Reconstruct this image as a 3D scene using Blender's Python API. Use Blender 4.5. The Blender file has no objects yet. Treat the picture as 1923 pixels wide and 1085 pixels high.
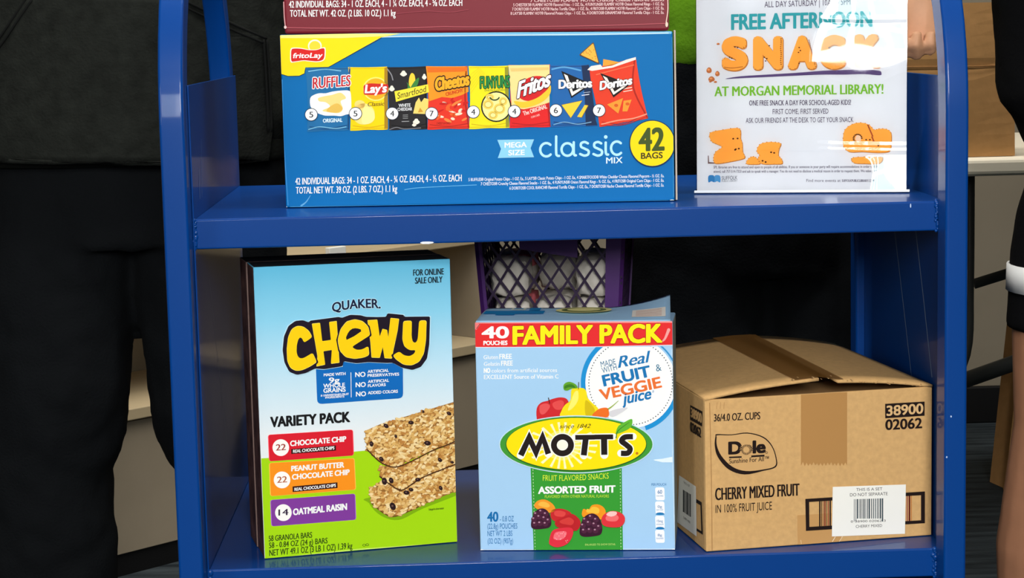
import bpy, bmesh, math, random
from mathutils import Vector, Matrix, Euler
from mathutils.geometry import tessellate_polygon

S = bpy.context.scene
COL = S.collection
R = math.radians

# ---------------------------------------------------------------- camera
CW, CH, FPX = 1923, 1085, 3765.014
CAM = Vector((0.262713, -2.026244, 0.956556))
CR = Vector((0.9992195, -0.0327136, -0.0221395))
CU = Vector((0.0261479, 0.1276802, 0.9914707))
CF = Vector((0.0296078, 0.9912757, -0.1284359))
cd = bpy.data.cameras.new('camera')
co = bpy.data.objects.new('camera', cd)
COL.objects.link(co)
cd.sensor_width = 36
cd.lens = FPX / CW * 36
cd.clip_start = 0.05
m3 = Matrix((CR, CU, -CF)).transposed()
co.matrix_world = Matrix.Translation(CAM) @ m3.to_4x4()
S.camera = co

# ---------------------------------------------------------------- light
S.view_settings.view_transform = 'Standard'
S.view_settings.look = 'None'
S.view_settings.gamma = 1
S.view_settings.use_curve_mapping = False
S.view_settings.exposure = 0.0
wd = bpy.data.worlds.new('world')
S.world = wd
wd.use_nodes = True
wd.node_tree.nodes['Background'].inputs[0].default_value = (0.75, 0.85, 1.0, 1)
wd.node_tree.nodes['Background'].inputs[1].default_value = 0.04


def area(name, loc, target, sx, sy, power, col=(1, 1, 1)):
    l = bpy.data.lights.new(name, 'AREA')
    l.shape = 'RECTANGLE'
    l.size = sx
    l.size_y = sy
    l.energy = power
    l.color = col
    o = bpy.data.objects.new(name, l)
    COL.objects.link(o)
    o.location = loc
    o.rotation_euler = (Vector(target) - Vector(loc)).to_track_quat('-Z', 'Y').to_euler()
    return o


area('daylight_lamp', (0.45, -3.9, 1.9), (0.40, 0.0, 0.62), 1.0, 1.0, 150, (1, 0.99, 0.97))
area('daylight_lamp', (-2.5, -3.3, 1.6), (0.0, 0.0, 0.8), 1.0, 1.2, 36, (1, 0.99, 0.97))
area('ceiling_lamp', (0.6, -0.1, 2.66), (0.6, -0.1, 0), 2.4, 0.45, 40, (1, 0.98, 0.95))
area('ceiling_lamp', (0.3, 1.0, 2.66), (0.3, 1.0, 0), 2.2, 0.5, 58, (1, 0.96, 0.9))



# ---------------------------------------------------------------- materials
def lin(c):
    c /= 255.0
    return c / 12.92 if c <= 0.04045 else ((c + 0.055) / 1.055) ** 2.4


def L(rgb):
    return (lin(rgb[0]), lin(rgb[1]), lin(rgb[2]), 1)


_m = {}


def mat(rgb, rough=0.5, spec=0.35, name=None, coat=0, metal=0, bump=0, bscale=200, noise=0, nscale=30, cr=0.15):
    key = (tuple(rgb), rough, spec, coat, metal, bump, bscale, noise, nscale)
    if key in _m:
        return _m[key]
    m = bpy.data.materials.new(name or 'paint_%02x%02x%02x' % tuple(int(v) for v in rgb))
    m.use_nodes = True
    nt = m.node_tree
    b = nt.nodes['Principled BSDF']
    b.inputs['Base Color'].default_value = L(rgb)
    b.inputs['Roughness'].default_value = rough
    b.inputs['Specular IOR Level'].default_value = spec
    b.inputs['Metallic'].default_value = metal
    b.inputs['Coat Weight'].default_value = coat
    b.inputs['Coat Roughness'].default_value = cr
    if bump or noise:
        tc = nt.nodes.new('ShaderNodeTexCoord')
    if bump:
        n = nt.nodes.new('ShaderNodeTexNoise')
        n.inputs['Scale'].default_value = bscale
        n.inputs['Detail'].default_value = 4
        bp = nt.nodes.new('ShaderNodeBump')
        bp.inputs['Strength'].default_value = bump
        bp.inputs['Distance'].default_value = 0.002
        nt.links.new(tc.outputs['Object'], n.inputs['Vector'])
        nt.links.new(n.outputs['Fac'], bp.inputs['Height'])
        nt.links.new(bp.outputs['Normal'], b.inputs['Normal'])
    if noise:
        n2 = nt.nodes.new('ShaderNodeTexNoise')
        n2.inputs['Scale'].default_value = nscale
        n2.inputs['Detail'].default_value = 6
        r = nt.nodes.new('ShaderNodeValToRGB')
        lo = [v * (1 - noise) for v in L(rgb)[:3]] + [1]
        hi = [min(1, v * (1 + noise)) for v in L(rgb)[:3]] + [1]
        r.color_ramp.elements[0].color = lo
        r.color_ramp.elements[1].color = hi
        r.color_ramp.elements[0].position = .3
        r.color_ramp.elements[1].position = .7
        nt.links.new(tc.outputs['Object'], n2.inputs['Vector'])
        nt.links.new(n2.outputs['Fac'], r.inputs['Fac'])
        nt.links.new(r.outputs['Color'], b.inputs['Base Color'])
    _m[key] = m
    return m


def ramp_mat(name, stops, axis, lo, hi, rough=0.4, spec=0.35):
    """printed colour blend running along one object axis"""
    m = bpy.data.materials.new(name)
    m.use_nodes = True
    nt = m.node_tree
    b = nt.nodes['Principled BSDF']
    b.inputs['Roughness'].default_value = rough
    b.inputs['Specular IOR Level'].default_value = spec
    tc = nt.nodes.new('ShaderNodeTexCoord')
    sp = nt.nodes.new('ShaderNodeSeparateXYZ')
    mr = nt.nodes.new('ShaderNodeMapRange')
    mr.inputs['From Min'].default_value = lo
    mr.inputs['From Max'].default_value = hi
    r = nt.nodes.new('ShaderNodeValToRGB')
    e = r.color_ramp.elements
    while len(e) < len(stops):
        e.new(0.5)
    for i, (p, c) in enumerate(stops):
        e[i].position = p
        e[i].color = L(c)
    nt.links.new(tc.outputs['Object'], sp.inputs[0])
    nt.links.new(sp.outputs['XYZ'.index(axis)], mr.inputs[0])
    nt.links.new(mr.outputs[0], r.inputs[0])
    nt.links.new(r.outputs[0], b.inputs['Base Color'])
    return m


BLUE = mat((0, 57, 127), 0.40, 0.12, 'blue_enamel', coat=0.32, bump=0.02, bscale=60, cr=0.07)
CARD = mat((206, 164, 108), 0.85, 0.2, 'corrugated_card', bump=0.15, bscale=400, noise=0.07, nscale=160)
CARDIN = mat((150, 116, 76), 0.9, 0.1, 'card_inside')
KRAFT = mat((176, 132, 82), 0.85, 0.2, 'kraft_paper', bump=0.25, bscale=50, noise=0.06, nscale=60)
HOOD = mat((27, 29, 26), 0.95, 0.08, 'black_fleece', bump=0.6, bscale=260, noise=0.25, nscale=60)
PANT = mat((12, 14, 16), 0.95, 0.08, 'black_cloth', bump=0.5, bscale=300)
SKIN = mat((222, 166, 128), 0.55, 0.3, 'skin', noise=0.08, nscale=40, bump=0.15, bscale=90)
SKIN2 = mat((168, 118, 88), 0.55, 0.3, 'tan_skin', noise=0.06, nscale=40)
BEIGE = mat((190, 176, 150), 0.6, 0.3, 'beige_enamel', noise=0.05, nscale=20)
BLACK = mat((10, 10, 11), 0.6, 0.3, 'black_plastic')


# ---------------------------------------------------------------- object helpers
def tag(o, label=None, cat=None, group=None, kind=None):
    if label:
        o['label'] = label
    if cat:
        o['category'] = cat
    if group:
        o['group'] = group
    if kind:
        o['kind'] = kind
    return o


def empty(name, label, cat, loc=(0, 0, 0), rz=0, rx=0, group=None):
    o = bpy.data.objects.new(name, None)
    COL.objects.link(o)
    o.empty_display_size = 0.05
    o.matrix_world = Matrix.Translation(loc) @ Matrix.Rotation(rz, 4, 'Z') @ Matrix.Rotation(rx, 4, 'X')
    return tag(o, label, cat, group)


def obj(name, bm, mats, parent=None, smooth=False, label=None):
    me = bpy.data.meshes.new(name)
    bm.to_mesh(me)
    bm.free()
    if not isinstance(mats, (list, tuple)):
        mats = [mats]
    for m in mats:
        me.materials.append(m)
    if smooth:
        for p in me.polygons:
            p.use_smooth = True
    o = bpy.data.objects.new(name, me)
    COL.objects.link(o)
    if parent is not None:
        o.parent = parent
    if label:
        o['label'] = label
    return o


def hexa(bm, pts, mi=0):
    """solid from 8 corners: bottom 4 (ccw), top 4"""
    v = [bm.verts.new(p) for p in pts]
    fs = []
    for f in ((3, 2, 1, 0), (4, 5, 6, 7), (0, 1, 5, 4), (1, 2, 6, 5), (2, 3, 7, 6), (3, 0, 4, 7)):
        q = bm.faces.new([v[i] for i in f])
        q.material_index = mi
        fs.append(q)
    return fs


def box(bm, x0, x1, y0, y1, z0, z1, mi=0):
    return hexa(bm, [(x0, y0, z0), (x1, y0, z0), (x1, y1, z0), (x0, y1, z0),
                     (x0, y0, z1), (x1, y0, z1), (x1, y1, z1), (x0, y1, z1)], mi)


def bevel(bm, w, seg=2):
    bmesh.ops.bevel(bm, geom=list(bm.edges), offset=w, segments=seg, affect='EDGES', profile=0.5)
    return bm


def bbox(x0, x1, y0, y1, z0, z1, w=0.002, seg=2):
    bm = bmesh.new()
    box(bm, x0, x1, y0, y1, z0, z1)
    return bevel(bm, w, seg) if w else bm


def loft(bm, rings, n=20, cap=True):
    """rings: (x, y, z, rx, ry) horizontal ellipses, or a 6th value for the squareness exponent"""
    rv = []
    for r in rings:
        x, y, z, rx, ry = r[:5]
        e = r[5] if len(r) > 5 else 2.0
        l = []
        for i in range(n):
            a = 2 * math.pi * i / n
            c, s = math.cos(a), math.sin(a)
            l.append(bm.verts.new((x + rx * math.copysign(abs(c) ** (2 / e), c), y + ry * math.copysign(abs(s) ** (2 / e), s), z)))
        rv.append(l)
    for a, b in zip(rv, rv[1:]):
        for i in range(n):
            bm.faces.new((a[i], a[(i + 1) % n], b[(i + 1) % n], b[i]))
    if cap:
        bm.faces.new(rv[0][::-1])
        bm.faces.new(rv[-1])
    return rv


def tube(bm, pts, rad, n=12, flat=1.0, up=(0, 0, 1), cap=True):
    """tube along points; rad scalar or list; ends rounded"""
    P = [Vector(p) for p in pts]
    if not isinstance(rad, (list, tuple)):
        rad = [rad] * len(P)
    rv = []
    u = Vector(up)
    for i, p in enumerate(P):
        t = (P[min(i + 1, len(P) - 1)] - P[max(i - 1, 0)]).normalized()
        a = t.cross(u)
        if a.length < 1e-3:
            a = t.cross(Vector((1, 0, 0)))
        a.normalize()
        b = a.cross(t).normalized()
        u = b
        rv.append([bm.verts.new(p + a * rad[i] * math.cos(2 * math.pi * k / n) + b * rad[i] * flat * math.sin(2 * math.pi * k / n)) for k in range(n)])
    for A, B in zip(rv, rv[1:]):
        for i in range(n):
            bm.faces.new((A[i], A[(i + 1) % n], B[(i + 1) % n], B[i]))
    if cap:
        bm.faces.new(rv[0][::-1])
        bm.faces.new(rv[-1])
    bmesh.ops.recalc_face_normals(bm, faces=list(bm.faces))
    return rv


def smooth_path(pts, k=6, closed=False):
    """Catmull-Rom through the points"""
    P = [Vector(p) for p in pts]
    n = len(P)
    out = []
    rng = range(n if closed else n - 1)
    for i in rng:
        if closed:
            a, b, c, d = P[(i - 1) % n], P[i], P[(i + 1) % n], P[(i + 2) % n]
        else:
            a, b, c, d = P[max(i - 1, 0)], P[i], P[i + 1], P[min(i + 2, n - 1)]
        for j in range(k):
            t = j / k
            out.append(0.5 * ((2 * b) + (c - a) * t + (2 * a - 5 * b + 4 * c - d) * t * t + (3 * b - a - 3 * c + d) * t ** 3))
    if not closed:
        out.append(P[-1])
    return out


def ray(px, py):
    return CF + CR * ((px - CW / 2) / FPX) - CU * ((py - CH / 2) / FPX)


def at_y(px, py, Y):
    d = ray(px, py)
    return CAM + d * ((Y - CAM.y) / d.y)


def at_plane(px, py, o, n):
    d = ray(px, py)
    return CAM + d * ((o - CAM).dot(n) / d.dot(n))


# ---------------------------------------------------------------- printing on flat faces
_tc = {}


def glyphs(s, off=0.0, shear=0.0, space=1.0):
    key = (s, off, shear, space)
    if key in _tc:
        return _tc[key]
    cu = bpy.data.curves.new('t', 'FONT')
    cu.body = s
    cu.offset = off
    cu.shear = shear
    cu.space_character = space
    cu.resolution_u = 8 if len(s) < 7 else (4 if len(s) < 22 else 2)
    o = bpy.data.objects.new('t', cu)
    COL.objects.link(o)
    bpy.context.view_layer.update()
    me = o.to_mesh()
    me.calc_loop_triangles()
    vs = [(v.co.x, v.co.y) for v in me.vertices]
    tr = [tuple(t.vertices) for t in me.loop_triangles]
    o.to_mesh_clear()
    bpy.data.objects.remove(o)
    bpy.data.curves.remove(cu)
    _tc[key] = (vs, tr)
    return _tc[key]


CAPH = max(y for x, y in glyphs('H')[0])


class Print:
    """one printed piece on a flat face of `root`; coordinates are read off the photograph and land on the face's plane"""

    def __init__(s, name, root, o=(0, 0, 0), ex=(1, 0, 0), ey=(0, 0, 1), n=(0, -1, 0), clip=None, label=None, base=0.0003, rough=0.45):
        s.name, s.root, s.label, s.rough = name, root, label, rough
        s.o, s.ex, s.ey, s.n = Vector(o), Vector(ex), Vector(ey), Vector(n)
        M = root.matrix_world
        s.wo = M @ s.o
        s.wn = (M.to_3x3() @ s.n).normalized()
        s.Mi = M.inverted()
        s.clip = clip
        s.base = base
        s.tris = {}

    def uv(s, p):
        q = s.Mi @ at_plane(p[0], p[1], s.wo, s.wn) - s.o
        return (q.dot(s.ex), q.dot(s.ey))

    def add(s, pts, tris, col, layer):
        l = s.tris.setdefault(col if not isinstance(col, list) else tuple(col), [])
        uv = [s.uv(p) for p in pts]
        for t in tris:
            poly = [uv[i] for i in t]
            if s.clip:
                u0, v0, u1, v1 = s.clip
                for ax, lim, sg in ((0, u0, 1), (0, u1, -1), (1, v0, 1), (1, v1, -1)):
                    out = []
                    for i in range(len(poly)):
                        a, b = poly[i - 1], poly[i]
                        ia, ib = (a[ax] - lim) * sg >= 0, (b[ax] - lim) * sg >= 0
                        if ia != ib:
                            k = (lim - a[ax]) / (b[ax] - a[ax])
                            out.append((a[0] + (b[0] - a[0]) * k, a[1] + (b[1] - a[1]) * k))
                        if ib:
                            out.append(b)
                    poly = out
                    if not poly:
                        break
            if len(poly) >= 3:
                l.append((poly, layer))

    def poly(s, pts, col, layer=1):
        t = tessellate_polygon([[Vector((p[0], p[1], 0)) for p in pts]])
        s.add(pts, t, col, layer)

    def rpoly(s, pts, col, layer=1, r=3):
        """polygon with rounded corners"""
        out = []
        n = len(pts)
        for i in range(n):
            a, b, c = Vector(pts[i - 1]), Vector(pts[i]), Vector(pts[(i + 1) % n])
            p, q = b + (a - b).normalized() * r, b + (c - b).normalized() * r
            for k in range(5):
                t = k / 4
                out.append((p * (1 - t) ** 2 + b * 2 * t * (1 - t) + q * t * t).to_tuple())
        s.poly(out, col, layer)

    def spoly(s, pts, col, layer=1, k=5):
        s.poly([(v.x, v.y) for v in smooth_path([(p[0], p[1], 0) for p in pts], k, True)], col, layer)

    def ell(s, cx, cy, rx, ry, col, layer=1, n=28, rot=0):
        c, q = math.cos(R(rot)), math.sin(R(rot))
        pts = []
        for i in range(n):
            a = 2 * math.pi * i / n
            x, y = rx * math.cos(a), ry * math.sin(a)
            pts.append((cx + x * c - y * q, cy + x * q + y * c))
        s.add(pts, [(0, i, i + 1) for i in range(1, n - 1)], col, layer)

    def ring(s, cx, cy, rx, ry, w, col, layer=1, n=40, a0=0, a1=360):
        pts, tr = [], []
        for i in range(n + 1):
            a = R(a0 + (a1 - a0) * i / n)
            pts += [(cx + rx * math.cos(a), cy + ry * math.sin(a)), (cx + (rx - w) * math.cos(a), cy + (ry - w) * math.sin(a))]
        for i in range(n):
            tr += [(2 * i, 2 * i + 1, 2 * i + 3), (2 * i, 2 * i + 3, 2 * i + 2)]
        s.add(pts, tr, col, layer)

    def stroke(s, pts, w, col, layer=1, smooth=True, caps=True, k=6):
        P = [Vector((p[0], p[1], 0)) for p in pts]
        if smooth and len(P) > 2:
            P = smooth_path(P, k)
        n = len(P)
        W = w if isinstance(w, (list, tuple)) else None
        left, right = [], []
        for i in range(n):
            if i == 0:
                t = (P[1] - P[0]).normalized()
                nn = Vector((-t.y, t.x, 0))
                sc = 1
            elif i == n - 1:
                t = (P[-1] - P[-2]).normalized()
                nn = Vector((-t.y, t.x, 0))
                sc = 1
            else:
                t1, t2 = (P[i] - P[i - 1]).normalized(), (P[i + 1] - P[i]).normalized()
                nn = Vector((-(t1.y + t2.y), t1.x + t2.x, 0))
                if nn.length < 1e-4:
                    nn = Vector((-t1.y, t1.x, 0))
                nn.normalize()
                sc = min(2.2, 1 / max(0.3, nn.dot(Vector((-t1.y, t1.x, 0)))))
            hw = (W[0] + (W[1] - W[0]) * i / (n - 1) if W else w) / 2 * sc
            left.append((P[i] + nn * hw).to_tuple()[:2])
            right.append((P[i] - nn * hw).to_tuple()[:2])
        pts2, tr = [], []
        for a, b in zip(left, right):
            pts2 += [a, b]
        for i in range(n - 1):
            tr += [(2 * i, 2 * i + 1, 2 * i + 3), (2 * i, 2 * i + 3, 2 * i + 2)]
        if caps:
            for (c, q, sg) in ((P[0], P[1], -1), (P[-1], P[-2], -1)):
                t = (c - q).normalized()
                hw = ((W[0] if c is P[0] else W[1]) if W else w) / 2
                b0 = len(pts2)
                a0 = math.atan2(t.y, t.x)
                for k2 in range(8):
                    a = a0 - math.pi / 2 + math.pi * k2 / 7
                    pts2.append((c.x + hw * math.cos(a), c.y + hw * math.sin(a)))
                tr += [(b0, b0 + i, b0 + i + 1) for i in range(1, 7)]
        s.add(pts2, tr, col, layer)

    def text(s, body, p0, p1, h, col, layer=2, bold=0.0, shear=0.0, up=None, grow=None, gcol=None, space=1.0, arc=0.0):
        """string from baseline point p0 to p1 with capital height h (photograph pixels); grow/gcol add an outline"""
        vs, _ = glyphs(body, 0.0, shear, space)
        x0, x1 = min(v[0] for v in vs), max(v[0] for v in vs)
        d = Vector((p1[0] - p0[0], p1[1] - p0[1]))
        if up == 'perp':
            u = Vector((d.y, -d.x)).normalized()
        else:
            u = Vector((up or 0.0, -1.0)).normalized()
        vs, tr = glyphs(body, 0.0, shear, space)
        wpx = d.length / (x1 - x0)
        passes = []
        if grow:
            g = grow * 0.9
            passes += [(g * math.cos(k * math.pi / 4), g * math.sin(k * math.pi / 4), gcol, layer - 1 + 0.05 * k) for k in range(8)]
            if grow > .09:
                passes += [(g * math.cos(k * math.pi / 4 + math.pi / 8), g * math.sin(k * math.pi / 4 + math.pi / 8), gcol, layer - 1 + 0.4 + 0.05 * k) for k in range(8)]
        passes.append((0, 0, col, layer))
        if bold > 0.004:
            passes += [(bold, 0, col, layer + 0.05), (-bold, 0, col, layer + 0.10)]
            if bold >= 0.03:
                passes += [(bold * .7 * a, bold * .6 * b, col, layer + 0.15 + .04 * i) for i, (a, b) in enumerate(((1, 1), (-1, 1), (1, -1), (-1, -1), (0, 1), (0, -1)))]
        for ox, oy, c, ly in passes:
            # strokes keep their weight in both directions when the string is set narrow
            sx_ = h / CAPH / wpx if wpx > 0 else 1
            pts = []
            for (x, y) in vs:
                t = (x + ox * sx_ - x0) / (x1 - x0)
                k = (y + oy) / CAPH * h + arc * (1 - (2 * t - 1) ** 2)
                pts.append((p0[0] + d.x * t + u.x * k, p0[1] + d.y * t + u.y * k))
            s.add(pts, tr, c, ly)

    def build(s):
        bm = bmesh.new()
        mats = []
        for ci, (c, l) in enumerate(s.tris.items()):
            mats.append(c if isinstance(c, bpy.types.Material) else mat(c, s.rough, 0.1))
            for poly, layer in l:
                e = s.n * (s.base + 0.00009 * layer)
                try:
                    f = bm.faces.new([bm.verts.new(s.o + s.ex * u + s.ey * v + e) for u, v in poly])
                except ValueError:
                    continue
                f.material_index = ci
        bm.normal_update()
        nn = s.n
        for f in bm.faces:
            if f.normal.dot(nn) < 0:
                f.normal_flip()
        return obj(s.name, bm, mats, s.root, label=s.label)



# ---------------------------------------------------------------- the room
FLOOR = mat((44, 50, 54), 0.9, 0.15, 'charcoal_carpet', bump=0.6, bscale=120, noise=0.35, nscale=9)


def carpet():
    m = FLOOR
    nt = m.node_tree
    b = nt.nodes['Principled BSDF']
    tc = nt.nodes.new('ShaderNodeTexCoord')
    mp = nt.nodes.new('ShaderNodeMapping')
    mp.inputs['Scale'].default_value = (3, 30, 1)
    w = nt.nodes.new('ShaderNodeTexNoise')
    w.inputs['Scale'].default_value = 1.6
    w.inputs['Detail'].default_value = 5
    r = nt.nodes.new('ShaderNodeValToRGB')
    r.color_ramp.elements[0].color = L((30, 36, 40))
    r.color_ramp.elements[1].color = L((62, 70, 74))
    r.color_ramp.elements[0].position = .35
    r.color_ramp.elements[1].position = .7
    nt.links.new(tc.outputs['Object'], mp.inputs[0])
    nt.links.new(mp.outputs[0], w.inputs['Vector'])
    nt.links.new(w.outputs['Fac'], r.inputs[0])
    nt.links.new(r.outputs[0], b.inputs['Base Color'])


carpet()
fl = obj('floor', bbox(-4, 4.5, -5.2, 2.75, -0.05, 0, 0), FLOOR)
tag(fl, kind='structure')
WALLP = mat((138, 129, 112), 0.8, 0.2, 'beige_wall_paint', noise=0.04, nscale=6)
wb = obj('wall_back', bbox(-4, 4.5, 2.66, 2.75, 0.0, 2.72, 0), WALLP)
tag(wb, kind='structure')
zb = at_y(1860, 726, 2.64).z
tb = obj('shadow_strip_back', bbox(-4, 4.5, 2.64, 2.659, 0.0, zb, 0.003), mat((14, 14, 15), 0.6, 0.3, 'shadow_black'))  # black strip paints in the shade along the wall foot
tag(tb, kind='structure')
ce = obj('ceiling', bbox(-4, 4.5, -5.2, 2.75, 2.72, 2.78, 0), mat((170, 170, 168), 0.9, 0.1, 'ceiling_tile'))
tag(ce, kind='structure')
# front wall with a paned window behind the photographer; its daylight glints in the poster sleeve
WX0, WX1, WZ0, WZ1 = -0.90, -0.45, 1.37, 2.30
bm = bmesh.new()
for a in ((-4, WX0, 0, 2.72), (WX1, 4.5, 0, 2.72), (WX0, WX1, 0, WZ0), (WX0, WX1, WZ1, 2.72)):
    box(bm, a[0], a[1], -5.2, -5.1, a[2], a[3])
wf = obj('wall_front', bm, WALLP)
tag(wf, kind='structure')
bm = bmesh.new()
for a in ((WX0 - .04, WX0, WZ0 - .04, WZ1 + .04), (WX1, WX1 + .04, WZ0 - .04, WZ1 + .04), (WX0, WX1, WZ0 - .04, WZ0), (WX0, WX1, WZ1, WZ1 + .04)):
    box(bm, a[0], a[1], -5.16, -5.085, a[2], a[3])
wi = obj('window_1', bm, mat((235, 235, 232), 0.5, 0.4, 'white_sash'))
tag(wi, kind='structure')


def glow(name, col, k):
    m = bpy.data.materials.new(name)
    m.use_nodes = True
    t = m.node_tree
    t.nodes.remove(t.nodes['Principled BSDF'])
    e = t.nodes.new('ShaderNodeEmission')
    e.inputs[0].default_value = (*col, 1)
    e.inputs[1].default_value = k
    t.links.new(e.outputs[0], t.nodes['Material Output'].inputs[0])
    return m


bm = bmesh.new()
box(bm, WX0, WX1, -5.135, -5.13, WZ0, WZ1)
obj('pane', bm, glow('daylight_pane', (0.97, 1, 1), 18), wi)
# glowing squares added to pattern the film's glare, dimmer than the gaps between
bm = bmesh.new()
for i in range(3):
    for j in range(9):
        x0, z0 = WX0 + .045 + i * .082, WZ0 + .045 + j * .1
        box(bm, x0, x0 + .062, -5.128, -5.126, z0, z0 + .078)
obj('glare_square', bm, glow('glare_square_glow', (0.45, 0.95, 1), 4.2), wi)

# ---------------------------------------------------------------- the blue book cart
W, ZM, ZL, LIP, DEP, TQ = 0.765, 0.7733, 0.41, 0.0306, 0.443, 0.035
cart = empty('book_cart', 'blue enamelled steel book cart holding the snack cartons on its two shelves', 'cart', (W / 2, DEP / 2, 0))
Mc = cart.matrix_world.inverted()


def cart_obj(name, bm, m=BLUE, smooth=False, parent=None, label=None):
    bmesh.ops.transform(bm, matrix=Mc, verts=bm.verts)
    o = obj(name, bm, m, parent or cart, smooth, label)
    if parent is not None:
        o.matrix_parent_inverse = Matrix.Identity(4)
    return o


def side_frame(x0, x1):
    """flat oval steel tube bent into an upside-down U: front post, handle, rear post"""
    bm = bmesh.new()
    y0, y1 = -TQ / 2, DEP - TQ / 2 + 0.002
    yc, rad = (y0 + y1) / 2, (y1 - y0) / 2
    zs = 0.865
    path = [(y0, 0.03), (y0, 0.3), (y0, 0.6), (y0, 0.8)]
    for i in range(25):
        a = math.pi - math.pi * i / 24
        path.append((yc + rad * math.cos(a), zs + rad * math.sin(a)))
    path += [(y1, 0.8), (y1, 0.6), (y1, 0.3), (y1, 0.03)]
    hx, hy, r = (x1 - x0) / 2, TQ / 2, 0.0032
    xc = (x0 + x1) / 2
    sec = []
    for cx, cy, a0 in ((hx - r, hy - r, 0), (-hx + r, hy - r, 90), (-hx + r, -hy + r, 180), (hx - r, -hy + r, 270)):
        for k in range(5):
            a = R(a0 + 90 * k / 4)
            sec.append((cx + r * math.cos(a), cy + r * math.sin(a)))
    rv = []
    for i, (y, z) in enumerate(path):
        a, b = path[max(i - 1, 0)], path[min(i + 1, len(path) - 1)]
        t = Vector((b[0] - a[0], b[1] - a[1])).normalized()
        nrm = Vector((-t.y, t.x))
        rv.append([bm.verts.new((xc + sx, y + nrm.x * sy, z + nrm.y * sy)) for sx, sy in sec])
    n = len(sec)
    for A, B in zip(rv, rv[1:]):
        for i in range(n):
            bm.faces.new((A[i], A[(i + 1) % n], B[(i + 1) % n], B[i]))
    bm.faces.new(rv[0][::-1])
    bm.faces.new(rv[-1])
    bmesh.ops.recalc_face_normals(bm, faces=list(bm.faces))
    return bm


FL = cart_obj('side_frame', side_frame(-0.0226, 0.0023), smooth=True)
FR = cart_obj('side_frame', side_frame(W - 0.0054, W + 0.0176), smooth=True)
for o in (FL, FR):
    o.modifiers.new('ws', 'WEIGHTED_NORMAL')
RUB = mat((24, 24, 26), 0.7, 0.3, 'black_rubber')
for x in (-0.010, W + 0.006):
    for y in (-TQ / 2, DEP - TQ / 2):
        bm = bmesh.new()
        loft(bm, [(x, y, 0.0, .014, .018), (x, y, 0.035, .014, .018)], 16)
        cart_obj('rubber_foot', bm, RUB)


def shelf(z):
    bm = bmesh.new()
    box(bm, 0.0043, W + 0.0046, 0, DEP - 0.004, z - 0.0016, z)
    bevel(bm, 0.0007, 2)
    o = cart_obj('shelf', bm)
    bm = bmesh.new()
    box(bm, 0.0045, W - 0.0050, -0.0005, 0.0035, z - LIP, z - 0.0002)
    bevel(bm, 0.0019, 4)
    fl_ = cart_obj('front_lip', bm, smooth=True, parent=o)
    fl_.modifiers.new('wn', 'WEIGHTED_NORMAL')
    bm = bmesh.new()
    box(bm, 0.0045, W + 0.0030, DEP - 0.0055, DEP - 0.004, z - LIP, z - 0.0017)
    cart_obj('rear_lip', bm, parent=o)
    return o


sh1, sh2 = shelf(ZM), shelf(ZL)
# lip end welds: uneven beads
rnd = random.Random(3)
for z in (ZM, ZL):
    for x in (0.0036, W - 0.0062):
        bm = bmesh.new()
        for i in range(15):
            q = bmesh.ops.create_icosphere(bm, subdivisions=2, radius=0.0016 + rnd.random() * 0.0013)
            bmesh.ops.scale(bm, verts=q['verts'], vec=(rnd.uniform(.7, 1.3), rnd.uniform(.6, 1), rnd.uniform(.7, 1.5)))
            bmesh.ops.translate(bm, verts=q['verts'], vec=(x + rnd.uniform(-.0018, .0014), -0.0008 + rnd.uniform(-.0008, .0004), z - 0.001 - LIP * i / 14.5))
        cart_obj('weld_bead', bm, BLUE, True)


def side_panel(x0, x1, z0, zt):
    bm = bmesh.new()
    box(bm, x0, x1, -0.004, DEP + 0.006, z0, zt)
    bevel(bm, 0.0005, 1)
    return cart_obj('side_panel', bm)


PL = side_panel(0.0026, 0.0042, 0.10, at_y(353, 160, 0.0).z)
PR = side_panel(W + 0.0047, W + 0.0064, 0.10, at_y(1768, 143, 0.0).z)
# scratches in the paint of the panels, paint chips on the posts and lip
CHIP = mat((176, 196, 226), 0.5, 0.4, 'bare_scratch')


def scratch(name, pts, x, w, parent, sx):
    bm = bmesh.new()
    for (y0, z0), (y1, z1) in zip(pts, pts[1:]):
        d = Vector((y1 - y0, z1 - z0)).normalized()
        nx, nz = -d.y * w / 2, d.x * w / 2
        f = bm.faces.new([bm.verts.new(Vector((x, a + i * nx, b + i * nz))) for a, b, i in ((y0, z0, 1), (y0, z0, -1), (y1, z1, -1), (y1, z1, 1))])
    cart_obj(name, bm, mat((96, 122, 160), 0.6, 0.4, 'scratched_enamel'), parent=parent)


scratch('scratch_mark', [(0.14, 0.735), (0.10, 0.66), (0.06, 0.58)], W + 0.0045, 0.0028, PR, -1)
scratch('scratch_mark', [(0.25, 0.735), (0.19, 0.63), (0.13, 0.52), (0.12, 0.50)], W + 0.0045, 0.0022, PR, -1)
scratch('scratch_mark', [(0.08, 0.85), (0.065, 0.79)], 0.0045, 0.0016, PL, 1)
scratch('scratch_mark', [(0.05, 0.82), (0.048, 0.79)], 0.0045, 0.0025, PL, 1)
scratch('scratch_mark', [(0.10, 0.70), (0.17, 0.56), (0.20, 0.50)], 0.0045, 0.0010, PL, 1)


def chip(px, py, w, h, Y=-0.0355):
    p = at_y(px, py, Y)
    bm = bmesh.new()
    pts = []
    for i in range(9):
        a = 2 * math.pi * i / 9
        k = rnd.uniform(.75, 1.15)
        pts.append(bm.verts.new((p.x + w * k * math.cos(a), Y, p.z + h * k * math.sin(a))))
    bm.faces.new(pts)
    bm.normal_update()
    for f in bm.faces:
        if f.normal.y > 0:
            f.normal_flip()
    return bm


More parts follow.
